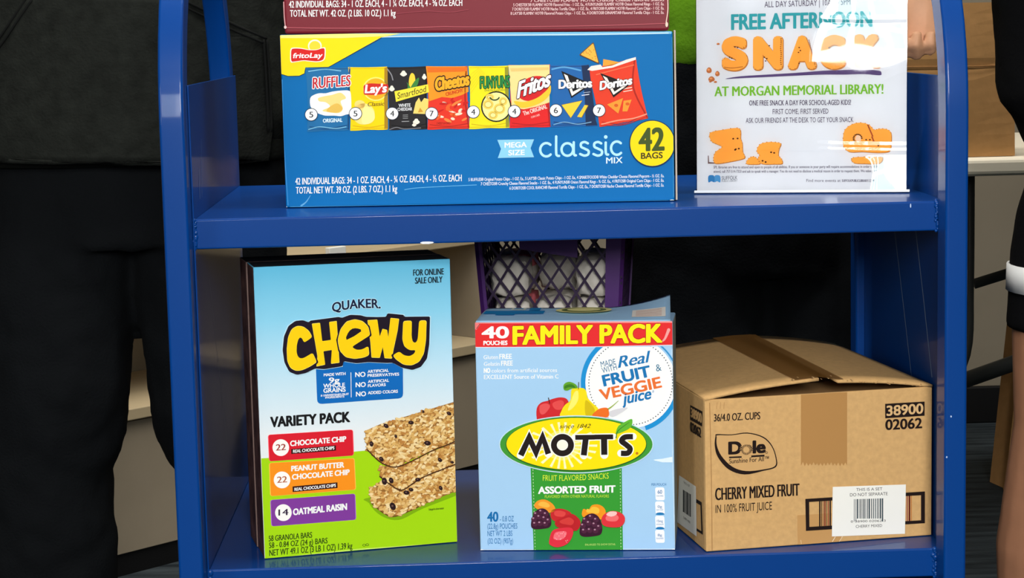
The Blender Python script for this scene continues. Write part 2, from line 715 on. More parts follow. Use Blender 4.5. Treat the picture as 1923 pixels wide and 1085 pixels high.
cart_obj('paint_chip', chip(802, 455.5, 0.0085, 0.0013, -0.0007), mat((225, 228, 235), 0.5, 0.3, 'bare_primer'), parent=sh1)
for q in ((1786, 782), (1778, 858)):
    cart_obj('paint_chip', chip(q[0], q[1], 0.0009, 0.0011, -0.0354), CHIP, parent=FR)
cart_obj('paint_chip', chip(1710, 386, 0.0006, 0.0022, -0.0007), CHIP, parent=sh1)

# ---------------------------------------------------------------- cartons
WHITE, YEL, DK = (244, 244, 242), (252, 214, 18), (28, 26, 28)
WORN = (188, 214, 232)


def carton_body(root, w, d, hl, hr, m, name='carton_body', bev=0.0016, mats=None, top=None):
    """closed carton, front left bottom corner at the root; hl/hr heights at the left and right end"""
    bm = bmesh.new()
    fs = hexa(bm, [(0, 0, 0), (w, 0, 0), (w, d, 0), (0, d, 0), (0, 0, hl), (w, 0, hr), (w, d, hr), (0, d, hl)])
    if mats:
        for f in fs:
            n = f.normal
            f.normal_update()
            if abs(f.normal.z) > .7:
                f.material_index = 1
            elif abs(f.normal.x) > .7:
                f.material_index = 2
    bevel(bm, bev, 2)
    return obj(name, bm, [m] + (mats or []), root)


# ------------------------------------------------ blue snack carton on the middle shelf
BW, BHL, BHR, BD = 0.4119, 0.1822, 0.1768, 0.215
bc = empty('snack_carton', 'wide blue snack carton marked 42 BAGS, lower of the two stacked on the middle shelf', 'carton', (0.0880, 0.1043, ZM + 0.0006), R(-4.70))
CB = (2, 106, 172)
carton_body(bc, BW, BD, BHL, BHR, mat(CB, 0.5, 0.1), mats=[mat((90, 150, 196), 0.45, 0.4), mat((26, 34, 48), 0.6, 0.3)])  # near-black sides paint in the shadow gap beside the flap
cl = (0.0006, 0.0006, BW - 0.0006, BHL - 0.0004)
# worn rim along the top edge, creases
p = Print('worn_edge', bc, clip=cl)
p.poly([(526, 63), (760, 62), (1261, 59), (1261, 63.5), (1100, 66.5), (900, 67.5), (760, 69), (715, 70), (526, 71)], (120, 186, 222), 1)
p.stroke([(716, 69.5), (760, 68.5), (900, 66.5), (1060, 65), (1180, 63.5), (1255, 62)], 1.6, (206, 232, 242), 2, smooth=False)
p.stroke([(566, 386), (575, 379), (583, 367)], [3.5, 1], (96, 168, 214), 1)
p.stroke([(760, 356), (780, 353), (830, 350), (895, 347)], 1.2, (98, 176, 220), 1)
p.stroke([(530, 150), (533, 260), (541, 385)], 2, (54, 136, 200), 1)
p.stroke([(1262, 70), (1265, 370)], 1.2, (70, 150, 200), 1)
p.stroke([(545, 388), (700, 386), (1000, 381), (1255, 376)], 1.2, (70, 150, 206), 1, smooth=False)
for q in ((537, 389, 3), (547, 391, 2.5), (720, 388, 3), (1262, 376, 4)):
    p.ell(q[0], q[1], q[2], 1.6, (214, 230, 236), 2)
p.build()
p = Print('corner_panel', bc, clip=cl, base=0.0005)
p.poly([(524, 68), (530, 65), (700, 64), (750, 63.5), (716, 70), (617, 125.5), (574, 126.5), (572, 138), (562, 142), (541, 142.5), (526, 138)], (252, 220, 16), 1)
p.stroke([(716, 71.5), (617, 126), (574, 127), (572, 138), (562, 142.5), (541, 143), (526, 138.5)], 1, (30, 52, 60), 2, smooth=False, caps=False)
p.poly([(527, 64), (700, 63), (752, 63), (720, 68), (640, 71.5), (527, 71.5)], (250, 236, 130), 2)
p.build()
p = Print('brand_logo', bc, clip=cl, base=0.0008)
p.ell(591.5, 86, 13, 12, (248, 244, 214), 1)
p.ell(591.5, 87, 10.5, 10, (250, 214, 60), 2)
wave = [(548, 93), (554, 91), (566, 91.5), (580, 94), (594, 94), (604, 91), (609, 91), (610, 97), (609, 108), (605, 113), (595, 115), (582, 114), (570, 113), (556, 115), (548, 115), (547, 104)]
p.spoly([(x + (x - 578) * .06, y + (y - 103) * .14) for x, y in wave], (246, 240, 220), 3, 3)
p.spoly(wave, (214, 36, 34), 4, 3)
p.text('fritoLay', (551, 109), (606, 108), 9, WHITE, 6, bold=0.035, shear=0.15)
p.build()

BAGC = dict(clip=cl, base=0.0008)
npic = [0]


def picture(label=None):
    npic[0] += 1
    return Print('chip_bag_picture', bc, clip=cl, base=0.0008 + 0.000022 * npic[0])


def badge(p, x, y, n):
    p.ell(x, y, 12.4, 12.2, (28, 40, 60), 13)
    p.ell(x, y, 11.2, 11, WHITE, 14)
    p.text(n, (x - 3.6, y + 5.2), (x + 3.6, y + 5.2), 10.5, (40, 40, 44), 15, bold=0.012)


def bag(p, tl, tr, br, bl, col, crimp=None, dark=None, wave=1.2):
    """pillow bag outline with crimped ends"""
    pts = []
    for i in range(9):
        t = i / 8
        pts.append((tl[0] + (tr[0] - tl[0]) * t, tl[1] + (tr[1] - tl[1]) * t + wave * math.sin(t * math.pi) * .6))
    for i in range(1, 7):
        t = i / 7
        s_ = math.sin(t * math.pi)
        pts.append((tr[0] + (br[0] - tr[0]) * t - 2 * s_, tr[1] + (br[1] - tr[1]) * t))
    for i in range(9):
        t = i / 8
        pts.append((br[0] + (bl[0] - br[0]) * t, br[1] + (bl[1] - br[1]) * t + wave * math.sin(t * 9) * .5))
    for i in range(1, 7):
        t = i / 7
        s_ = math.sin(t * math.pi)
        pts.append((bl[0] + (tl[0] - bl[0]) * t + 2.5 * s_, bl[1] + (tl[1] - bl[1]) * t))
    p.poly(pts, col, 2)
    if dark:
        p.stroke([(tl[0] + 2, tl[1] + 3), (tr[0] - 3, tr[1] + 3)], 1, dark, 3)
        p.stroke([(bl[0] + 5, bl[1] - 9), ((bl[0] + br[0]) / 2, bl[1] - 6), (br[0] - 4, br[1] - 9)], 1.5, dark, 3)
        p.stroke([(bl[0] + 2, bl[1] - 3), ((bl[0] + br[0]) / 2, bl[1] - 4), (br[0] - 3, br[1] - 3)], 1.2, dark, 3)
        p.stroke([(tr[0] - 2, tr[1] + 2), (tr[0] - 4.5, (tr[1] + br[1]) / 2), (br[0] - 1.5, br[1] - 2)], 3, dark, 3)


p = picture()
bag(p, (574, 127), (659, 126), (656, 244), (577, 247), (34, 108, 160), dark=(20, 70, 118))
p.stroke([(580, 134), (610, 130), (640, 133)], 2, (120, 184, 214), 3)
p.stroke([(580, 243), (600, 238), (630, 241), (650, 238)], 1.6, (120, 184, 214), 4)
sc = [(583, 184), (590, 178), (600, 175), (612, 175), (624, 172), (640, 170), (655, 170), (659, 176), (660, 196), (659, 212), (650, 215), (640, 218), (628, 217), (612, 217), (604, 215), (596, 212), (588, 206), (583, 198)]
p.spoly(sc, (238, 240, 238), 4, 3)
p.spoly([(598, 184), (612, 180), (624, 178), (640, 174), (650, 184), (640, 190), (644, 204), (636, 212), (614, 210), (606, 207), (620, 200), (612, 192), (600, 190)], (240, 214, 130), 5)
p.spoly([(620, 200), (634, 194), (644, 204), (634, 211), (614, 209)], (226, 184, 84), 6)
p.text('RUFFLES', (588, 166), (658, 161), 20, (190, 36, 48), 6, bold=0.02, grow=0.07, gcol=WHITE, up=0.02)
p.text('ORIGINAL', (607, 230), (643, 228.5), 7, (214, 234, 244), 5, bold=0.03)
badge(p, 585, 215, '5')
p.build()
p = picture()
bag(p, (654, 126), (727, 125), (728, 243), (658, 245), (250, 212, 10), dark=(214, 168, 8))
p.poly([(722, 127), (728, 127), (729, 241), (722, 242)], (170, 130, 30), 4)
p.ell(706, 167, 24, 22.5, (250, 232, 110), 4)
p.ell(706, 167, 21, 20, (244, 174, 34), 5)
p.spoly([(684, 160), (694, 156.5), (710, 157), (722, 158), (729, 159), (728, 172), (720, 176), (706, 178), (692, 178), (684, 177), (683, 168)], (206, 44, 36), 6, 3)
p.text('Lay\'s', (686, 174.5), (726, 172.5), 15, WHITE, 8, bold=0.045, shear=0.12)
p.text('Classic', (691, 199.5), (722, 198), 7.5, (92, 70, 20), 6, bold=0.015, shear=.2)
p.ell(683, 214, 21, 20, (250, 226, 130), 5)
p.ell(676, 196, 10, 8, (250, 214, 120), 5)
p.spoly([(684, 202), (700, 206), (704, 222), (694, 232), (680, 230)], (248, 232, 150), 6)
badge(p, 668, 213, '5')
p.build()
p = picture()
bag(p, (724, 126), (804, 124), (803, 242), (731, 244), (38, 36, 38), dark=(16, 16, 18))
p.stroke([(728, 130), (735, 140), (738, 150)], 2, (140, 140, 144), 4)
p.stroke([(732, 243), (745, 239), (760, 242), (790, 240)], 1.6, (120, 120, 124), 4)
for q in ((758, 138, 6, 5), (736, 166, 5, 5), (797, 144, 4, 5), (782, 228, 6, 5), (778, 234, 4, 3)):
    p.spoly([(q[0] + q[2] * math.cos(a) * (1 + .25 * math.sin(3 * a)), q[1] + q[3] * math.sin(a) * (1 + .25 * math.cos(4 * a))) for a in [k * .628 for k in range(10)]], (240, 232, 214), 4, 2)
p.spoly([(770, 142), (774, 137), (779, 142), (780, 158), (776, 168), (770, 166), (768, 154)], (248, 208, 60), 5)
p.spoly([(779, 152), (787, 146), (784, 160), (776, 168), (770, 167)], (60, 130, 60), 6)
p.spoly([(766, 160), (764, 154), (770, 162), (772, 170), (766, 168)], (60, 130, 60), 6)
p.poly([(741, 171.5), (804, 158), (806, 173), (744, 191)], (246, 222, 60), 7)
p.text('Smartfood', (747, 185.5), (803, 171.5), 11, (28, 26, 20), 8, bold=0.0, shear=0.3, up='perp')
p.text('WHITE', (749, 201), (771, 200), 6, (220, 220, 220), 5, bold=.03)
p.text('CHEDDAR', (747, 208), (774, 207), 5.5, (220, 220, 220), 5, bold=.03)
for i in range(3):
    p.stroke([(757, 216 + 3.2 * i), (766, 215.6 + 3.2 * i)], 1, (150, 150, 150), 5)
p.stroke([(755, 228), (768, 227.5)], 1.3, (160, 160, 160), 5)
p.poly([(776, 213), (781, 192), (787, 183), (791, 192), (797, 184), (805, 186), (804, 205), (800, 214)], (244, 210, 110), 5)
p.poly([(785, 211), (789, 202), (795, 210)], (206, 150, 50), 6)
badge(p, 737, 213, '4')
p.build()
p = picture()
bag(p, (800, 124), (878, 124), (882, 241), (803, 243), (226, 54, 36), dark=(170, 36, 26))
p.poly([(800, 124.5), (878, 124.5), (880, 172), (868, 178), (850, 184), (830, 182), (806, 190), (803, 150)], (246, 150, 34), 3)
p.poly([(802, 126), (878, 126), (878, 134), (803, 136)], (228, 110, 28), 4)
rn = random.Random(5)
for i in range(26):
    x, y = rn.uniform(812, 876), rn.uniform(186, 226)
    p.ell(x, y, rn.uniform(4, 9), rn.uniform(1.5, 3), rn.choice([(240, 96, 40), (200, 30, 24), (250, 220, 190), (236, 130, 60)]), 4 + i % 4, 8, rn.uniform(-60, 30))
p.text('Cheetos', (819, 170), (881, 159), 23, (250, 172, 36), 11, bold=0.045, grow=0.11, gcol=(30, 22, 18), shear=0.08, up=-0.05)
p.text('CRUNCHY', (838, 180), (870, 172), 6, (206, 60, 20), 9, bold=.03, up='perp')
p.text('CHEESE FLAVORED', (820, 233.5), (846, 233), 4, (110, 20, 16), 8)
badge(p, 811, 213, '7')
p.build()
p = picture()
bag(p, (880, 124), (955, 123), (957, 239.5), (881, 242), (246, 226, 26), dark=(206, 176, 20))
for i in range(6):
    p.stroke([(884, 140 + 7 * i), (900 + 2 * i, 127 + 2 * i)], 1.2, (232, 206, 30), 4)
p.poly([(948, 126), (955, 126), (956, 238), (950, 239)], (150, 146, 40), 4)
p.text('FUNYUNS', (902, 166), (957, 164), 22, (46, 150, 70), 6, bold=0.01, grow=0.05, gcol=(20, 40, 24))
p.text('ONION FLAVORED', (910, 171.5), (950, 170.5), 3.5, (40, 110, 50), 6)
p.ell(932, 200, 28.5, 29, (22, 26, 24), 5)
p.ell(932, 200, 26, 26.5, (246, 232, 150), 6)
for q in ((917, 196, 10, 9), (938, 204, 11, 10), (926, 216, 9, 8), (945, 190, 8, 8), (920, 182, 8, 6)):
    p.ring(q[0], q[1], q[2], q[3], 3.6, (238, 206, 92), 7, 20)
    p.ring(q[0], q[1], q[2] - 3, q[3] - 3, 1, (200, 160, 50), 8, 16)
p.ring(929, 181, 10, 8, 2.4, (30, 60, 30), 9, 18, 10, 170)
badge(p, 889, 210, '4')
p.build()
p = picture()
bag(p, (955, 122), (1033, 121), (1034, 238), (957, 240), (222, 36, 36), dark=(170, 26, 28))
p.poly([(955, 122.5), (1032, 121.5), (1032, 192), (1008, 200), (984, 205), (961, 202), (958, 160)], (246, 218, 142), 4)
p.poly([(958, 128), (1030, 126), (1031, 131), (960, 134)], (230, 196, 116), 5)
p.ell(1002, 166, 32, 22, (212, 34, 36), 6, rot=-22)
p.spoly([(965, 190), (985, 191), (1008, 184), (1026, 170), (1034, 160), (1033, 176), (1020, 190), (1000, 199), (978, 202)], (250, 196, 50), 7)
p.text('Fritos', (972, 184), (1032, 161), 30, WHITE, 10, bold=0.035, grow=0.075, gcol=(60, 14, 20), shear=0.1, up=0.08)
p.text('The ORIGINAL', (984, 217), (1028, 203), 8, (250, 214, 204), 7, bold=.02, up='perp')
p.text('CORN CHIPS', (998, 222), (1014, 217), 3.5, (250, 214, 204), 7, up='perp')
badge(p, 966, 209, '4')
p.build()
p = picture()
bag(p, (1033, 122), (1106, 121), (1122, 236), (1035, 238), (30, 98, 166), dark=(18, 50, 96))
p.poly([(1092, 123), (1106, 122), (1120, 235), (1100, 236), (1098, 180)], (24, 44, 78), 4)
p.stroke([(1037, 130), (1060, 126), (1090, 132)], 3, (90, 160, 210), 4)
p.stroke([(1040, 234), (1060, 229), (1085, 233), (1110, 229)], 1.6, (120, 170, 206), 5)
p.poly([(1054, 133), (1112, 158), (1073, 184)], (20, 20, 24), 6)
p.poly([(1059, 138.5), (1066, 142), (1076, 172), (1096, 162), (1102, 161), (1074, 180)], (242, 236, 226), 7)
p.text('Doritos', (1050, 166), (1111, 163.5), 15.5, WHITE, 10, bold=0.05, grow=0.09, gcol=(18, 18, 22))
p.stroke([(1093, 179), (1106, 177)], 1.6, (220, 220, 230), 6)
p.stroke([(1096, 174), (1108, 172.5)], 1, (180, 190, 210), 6)
for t in (((1055, 197), (1093, 189), (1072, 221)), ((1098, 197), (1104, 198), (1092, 220), (1084, 219))):
    p.poly([(x + (x - 1075) * .05, y + (y - 205) * .05) for x, y in t], (150, 104, 20), 6)
    p.poly(t, (248, 204, 58), 7)
badge(p, 1044, 207, '6')
p.build()
p = picture()
bag(p, (1103, 130), (1194, 108), (1217, 222), (1126, 238), (226, 62, 36), dark=(170, 36, 26))
p.poly([(1103, 131), (1110, 124), (1128, 121), (1131, 126), (1150, 123), (1176, 112), (1194, 107), (1194, 112), (1150, 127), (1112, 133)], (240, 226, 216), 4)
p.stroke([(1120, 140), (1150, 132), (1190, 122)], 2, (244, 110, 74), 4)
p.stroke([(1130, 233), (1160, 226), (1190, 222), (1214, 214)], 2.4, (246, 150, 120), 5)
p.poly([(1127, 137), (1184, 158), (1152, 183)], (24, 18, 18), 6)
p.poly([(1132, 142), (1140, 146), (1154, 172), (1172, 160), (1178, 160), (1152, 178)], (244, 230, 220), 7)
p.text('Doritos', (1127, 168.5), (1186, 158), 15.5, WHITE, 10, bold=0.05, grow=0.09, gcol=(24, 16, 16), up=0.05)
p.stroke([(1170, 167), (1186, 164)], 1.6, (250, 220, 200), 6)
p.stroke([(1171, 172), (1187, 169)], 1.4, (250, 220, 200), 6)
for t in (((1140, 196), (1170, 184), (1161, 213)), ((1171, 189), (1186, 187), (1178, 209), (1169, 209))):
    p.poly(t, (246, 150, 50), 6)
    p.ell((t[0][0] + t[1][0] + t[2][0]) / 3, (t[0][1] + t[1][1] + t[2][1]) / 3, 4, 3, (214, 90, 30), 7, 8)
p.rpoly([(1114.5, 78.5), (1087, 103), (1126, 120.5)], (110, 70, 30), 6, 3)
p.rpoly([(1114, 81), (1090, 102.5), (1124, 118)], (244, 182, 70), 7, 3)
for i in range(14):
    a, b = rn.random(), rn.random()
    if a + b > 1:
        a, b = 1 - a, 1 - b
    p.ell(1113 + a * -20 + b * 9, 85 + a * 16 + b * 29, 1.2, .8, (204, 110, 30), 8, 6, rn.uniform(0, 90))
p.poly([(1132, 124), (1133, 111), (1145, 113), (1164, 117), (1160, 122)], (240, 160, 56), 3)
badge(p, 1125, 207, '7')
p.build()
p = Print('size_ribbon', bc, **BAGC)
p.poly([(934, 262.5), (1003, 261.5), (996.5, 278), (1003, 295), (935, 296.5), (941, 279.5)], (140, 206, 234), 2)
p.text('MEGA', (948, 277), (989, 276), 9.5, WHITE, 3, bold=0.03)
p.text('SIZE', (955, 291.5), (985, 290.5), 9.5, WHITE, 3, bold=0.03)
p.build()
p = Print('product_lettering', bc, **BAGC)
LB = (176, 228, 250)


def curve_letters(p, col, w):
    def arc(cx, cy, rx, ry, a0, a1, n=16):
        return [(cx + rx * math.cos(R(a0 + (a1 - a0) * i / n)), cy + ry * math.sin(R(a0 + (a1 - a0) * i / n))) for i in range(n + 1)]
    p.stroke(arc(1026, 281, 11.5, 12.5, -48, -315), w, col, 2, False)
    p.stroke([(1044.5, 256), (1044.5, 285), (1046, 291.5), (1050, 292.5)], w, col, 2)
    p.ring(1065.5, 280.5, 13.2, 14, w, col, 2)
    p.stroke([(1077.5, 267), (1077.5, 286), (1079, 291), (1081.5, 291.5)], w, col, 3)
    for x in (1090, 1115):
        p.stroke([(x + 14, 269), (x + 8, 266.5), (x + 1.5, 269), (x + 1.5, 275.5), (x + 8, 279), (x + 15, 283), (x + 14.5, 289.5), (x + 7.5, 292), (x - .5, 289)], w, col, 2)
    p.stroke([(1137.5, 267.5), (1137.5, 284), (1139, 289.5), (1142, 290)], w, col, 2)
    p.ell(1137.5, 257, 3.4, 3.4, col, 2)
    p.stroke(arc(1158.5, 278, 11, 12.5, -48, -315), w, col, 2, False)


curve_letters(p, LB, 4.6)
p.text('MIX', (1138.5, 307), (1169, 306), 11.5, (214, 240, 252), 2, bold=0.02)
p.build()
p = Print('count_badge', bc, **BAGC)
p.ell(1225, 269.5, 43.5, 44.5, (16, 50, 84), 2, 48)
p.ell(1225, 269, 41.5, 42.3, (252, 216, 14), 3, 48)
p.text('42', (1201, 283), (1246, 281.5), 41, (66, 84, 34), 4, bold=0.035)
p.text('BAGS', (1204, 298), (1244, 296.5), 11, (66, 60, 24), 4, bold=0.03)
p.build()
p = Print('weight_lettering', bc, **BAGC)
p.text('42 INDIVIDUAL BAGS: 34 - 1 OZ. EACH, 4 - \u00be OZ. EACH, 4 - \u00bd OZ. EACH', (555, 346.5), (867, 340), 12.5, WHITE, 2, bold=0.012)
p.text('TOTAL NET WT. 39 OZ. (2 LBS. 7 OZ.) 1.1 kg', (556, 363.5), (746, 360), 12.5, WHITE, 2, bold=0.012)
p.text('5 RUFFLES\u00ae Original Potato Chips - 1 OZ. Ea., 5 LAY\u2019S\u00ae Classic Potato Chips - 1 OZ. Ea., 4 SMARTFOOD\u00ae White Cheddar Cheese Flavored Popcorn - \u00bd OZ. Ea.', (880, 340), (1247, 332.5), 5.8, (230, 238, 244), 2, bold=0.012)
p.text('7 CHEETOS\u00ae Crunchy Cheese Flavored Snacks - 1 OZ. Ea., 4 FUNYUNS\u00ae Onion Flavored Rings - \u00be OZ. Ea., 4 FRITOS\u00ae Original Corn Chips - 1 OZ. Ea.', (903, 348), (1247, 341), 5.8, (230, 238, 244), 2, bold=0.012)
p.text('6 DORITOS\u00ae COOL RANCH\u00ae Flavored Tortilla Chips - 1 OZ. Ea., 7 DORITOS\u00ae Nacho Cheese Flavored Tortilla Chips - 1 OZ. Ea.', (957, 356), (1247, 350), 5.8, (230, 238, 244), 2, bold=0.012)
p.build()
bm = bmesh.new()
box(bm, BW + 0.0012, BW + 0.0030, -0.0022, 0.02, 0.001, BHR + 0.001)
obj('torn_side_flap', bevel(bm, .0004, 1), mat((190, 176, 160), 0.9, 0.1), bc, label='pale cardboard flap edge')

# ------------------------------------------------ maroon snack carton on top of it
q0 = at_plane(535, 56, bc.matrix_world @ Vector((0, -0.001, 0)), (bc.matrix_world.to_3x3() @ Vector((0, -1, 0))))
MW = 0.4035
tilt = math.atan2(BHR - BHL, BW)
mroot = empty('snack_carton', 'maroon snack carton cut off by the top of the photo, resting on the blue one', 'carton', (q0.x, q0.y, ZM + BHL + 0.0008), R(-4.70))
mroot.matrix_world = Matrix.Translation(bc.matrix_world @ Vector((0.0045, -0.0012, BHL + 0.0006 + tilt * 0.0045))) @ Matrix.Rotation(R(-4.70), 4, 'Z') @ Matrix.Rotation(-tilt, 4, 'Y')
MAR = (120, 30, 42)
bm = bmesh.new()
hexa(bm, [(0.001, 0.001, 0), (MW, 0.001, 0), (MW, 0.2, 0), (0.001, 0.2, 0), (-0.002, 0, 0.18), (MW + 0.002, 0, 0.18), (MW + 0.002, 0.2, 0.18), (-0.002, 0.2, 0.18)])
bevel(bm, 0.0028, 3)
obj('carton_body', bm, mat(MAR, 0.45, 0.2), mroot)
mf = dict(ex=(1, 0, 0), ey=(0, 0, 1), n=(0, -1, 0), base=0.0006)
p = Print('weight_lettering', mroot, **mf)
p.text('42 INDIVIDUAL BAGS: 34 - 1 OZ. EACH, 4 - 1 \u00bc OZ. EACH, 4 - \u215d OZ. EACH', (543, 14.5), (868, 11), 12.5, WHITE, 2, bold=0.012)
p.text('TOTAL NET WT. 42 OZ. (2 LBS. 10 OZ.) 1.1 kg', (545, 31.5), (743, 30.5), 12.5, WHITE, 2, bold=0.012)
FP = ['7 CHEETOS\u00ae FLAMIN\u2019 HOT\u00ae Crunchy Cheese Flavored Snacks', '5 CHESTER\u2019S\u00ae FLAMIN\u2019 HOT\u00ae Flavored Fries - 1 OZ. Ea., 4 FUNYUNS\u00ae FLAMIN\u2019 HOT\u00ae Onion Flavored Rings - 1 OZ. Ea.',
      '7 DORITOS\u00ae FLAMIN\u2019 HOT\u00ae Nacho Tortilla Chips - 1 OZ. Ea., 4 FRITOS\u00ae FLAMIN\u2019 HOT\u00ae Flavored Corn Chips - 1 OZ. Ea.', '8 LAY\u2019S\u00ae FLAMIN\u2019 HOT\u00ae Flavored Potato Chips - 1 OZ. Ea., 4 DORITOS\u00ae DINAMITA\u00ae Flavored Tortilla Chips - 1 OZ. Ea.']
for i, s_ in enumerate(FP):
    p.text(s_, ((996, 964, 962, 959)[i], 4 + 8 * i), (1247, 2 + 8 * i), 5.6, (244, 206, 206), 2, bold=0.012)
p.build()
p = Print('worn_edge', mroot, **mf)
p.stroke([(533, 4), (534, 30), (536, 50)], 2, (206, 150, 150), 1)
p.stroke([(537, 52), (620, 53), (760, 52.5), (830, 50), (870, 50.5), (1000, 50), (1150, 47.5), (1250, 44)], 1.6, (176, 84, 92), 1)
p.stroke([(745, 26), (800, 21), (845, 23), (880, 18)], 1, (160, 70, 80), 1)
p.stroke([(1254, 0), (1254, 20), (1251, 42)], 2, (226, 196, 180), 1)
p.ell(1252, 46, 2.5, 5, (226, 206, 186), 2)
p.ell(536, 51, 2.5, 3, (226, 196, 190), 2)
p.build()

# ------------------------------------------------ granola bar cartons, two standing one behind the other
GW, GHL, GHR, GD = 0.2082, 0.3085, 0.3067, 0.050
gc = empty('granola_carton', 'tall sky blue and green granola bar carton, front one of the pair', 'carton', (0.0579, 0.0350, ZL + 0.0006), R(13.0), group=None)
GSIDE = mat((96, 66, 58), 0.6, 0.15, 'carton_side_print', noise=0.7, nscale=45)
GTOP = mat((26, 30, 34), 0.6, 0.2, 'carton_top_shade')  # near-black puts the shade under the upper shelf into the colour
FRONT_G = ramp_mat('sky_to_white_print', [(0, (232, 236, 236)), (.38, (230, 236, 238)), (.62, (186, 222, 238)), (.80, (138, 206, 232)), (1, (92, 182, 216))], 'Z', 0.02, GHL, 0.45, 0.16)


def granola_body(root, front=None):
    bm = bmesh.new()
    fs = hexa(bm, [(0, 0, 0), (GW, 0, 0), (GW, GD, 0), (0, GD, 0), (0, 0, GHL), (GW, 0, GHR), (GW, GD, GHR), (0, GD, GHL)])
    for f in fs:
        f.normal_update()
        if abs(f.normal.z) > .7:
            f.material_index = 1
        elif abs(f.normal.x) > .7:
            f.material_index = 2
    bevel(bm, .0008, 2)
    return obj('carton_body', bm, [front or FRONT_G, GTOP, GSIDE], root)


granola_body(gc)
gcl = (0.0004, 0.0004, GW - 0.0004, GHL - 0.0004)
K = dict(clip=gcl)


def C1(x, y):
    return (440 + x / 3.5, 460 + y / 3.5)


def C2(x, y):
    return (440 + x / 3.5, 750 + y / 3.5)


p = Print('green_band', gc, **K)
p.poly([C2(120, 389), C2(480, 370), C2(860, 335), C2(1500, 290), C2(1500, 1100), C2(120, 1100)], (164, 216, 16), 1)
p.stroke([C2(163, 392), C2(178, 700), C2(196, 1050)], 1.2, (206, 236, 120), 2, smooth=False)
p.stroke([C2(196, 1050), C2(800, 985), C2(1464, 938)], 1.6, (206, 236, 120), 2, smooth=False)
p.build()
p = Print('brand_lettering', gc, clip=gcl, base=0.0006)
NAVY = (22, 32, 60)
p.text('QUAKER.', (624, 585.5), (714, 578.5), 16.5, NAVY, 4, bold=0.03, grow=0.075, gcol=(196, 230, 244), arc=3.5, up=-0.03)
p.build()
p = Print('product_logo', gc, clip=gcl, base=0.0012)
CY, CO = (253, 206, 10), (30, 20, 34)
SIL = [(316, 690), (325, 600), (355, 530), (400, 497), (450, 492), (492, 508), (492, 496), (690, 470), (702, 478), (760, 457), (830, 460), (862, 470), (940, 472), (998, 470), (1003, 447), (1115, 458), (1114, 470), (1285, 468), (1280, 650), (1265, 745), (1225, 800), (1170, 820), (1100, 805), (1040, 772), (1000, 774), (880, 768), (800, 776), (716, 762), (712, 795), (590, 815), (530, 810), (470, 840), (410, 852), (360, 832), (328, 770)]
p.poly([C1(600 + (x - 800) * 1.014 + 200, y + (y - 650) * .02) for x, y in SIL], (188, 224, 240), 0.4)
p.rpoly([C1(*q) for q in SIL], CO, 1, 3.5)
LH = [(508, 515), (562, 509), (576, 630), (634, 622), (622, 504), (672, 497), (690, 772), (634, 779), (640, 688), (584, 697), (596, 785), (538, 797), (545, 730)]
LW = [(873, 492), (938, 488), (954, 600), (972, 548), (1003, 556), (1010, 606), (1025, 477), (1082, 483), (1072, 560), (1044, 690), (1034, 745), (985, 742), (974, 668), (955, 740), (900, 738), (893, 640)]
LCC = [(512, 603), (490, 562), (452, 533), (412, 528), (375, 550), (352, 602), (343, 680), (346, 760), (366, 806), (402, 826), (442, 822), (492, 800), (542, 768), (514, 706), (476, 730), (444, 746), (420, 740), (407, 705), (409, 655), (420, 612), (438, 600), (458, 640)]
LE = [(892, 590), (880, 535), (842, 497), (790, 485), (735, 500), (696, 550), (677, 622), (690, 692), (730, 736), (790, 747), (850, 738), (886, 722), (880, 662), (838, 686), (800, 688), (770, 668)]
LEH = [(736, 622), (744, 578), (774, 548), (812, 547), (832, 566)]
LY = [(1108, 497), (1165, 494), (1163, 600), (1172, 640), (1195, 640), (1205, 610), (1213, 494), (1262, 492), (1258, 620), (1245, 710), (1215, 765), (1165, 790), (1110, 785), (1062, 752), (1038, 724), (1080, 697), (1112, 724), (1150, 730), (1180, 714), (1192, 688), (1150, 690), (1115, 665), (1102, 620)]
for i, pts in enumerate((LH, LW, LCC, LE, LY)):
    q = [C1(*a) for a in pts]
    cxq, cyq = sum(a[0] for a in q) / len(q), sum(a[1] for a in q) / len(q)
    for k in range(12):
        p.poly([(x + 2.6 * math.cos(k * math.pi / 6), y + 2.6 * math.sin(k * math.pi / 6)) for x, y in q], CO, 2 + .8 * i + .03 * k)
    rq = 4.6 if i in (2, 3, 4) else 1.6
    p.rpoly(q, (255, 232, 120), 2.45 + .8 * i, rq)
    p.rpoly([(cxq + (x - cxq) * .985, cyq + (y - cyq) * .985) for x, y in q], CY, 2.6 + .8 * i, rq)
    if i == 3:
        p.spoly([C1(*a) for a in LEH], CO, 2.7 + .8 * i, 2)
p.build()
p = Print('claims_panel', gc, clip=gcl, base=0.0004)
p.rpoly([C1(533, 740), C1(1107, 740), C1(1109, 1005), C1(545, 1045)], (14, 104, 184), 1, 9)
p.stroke([C1(766, 838), C1(768, 998)], 1.2, WHITE, 2)
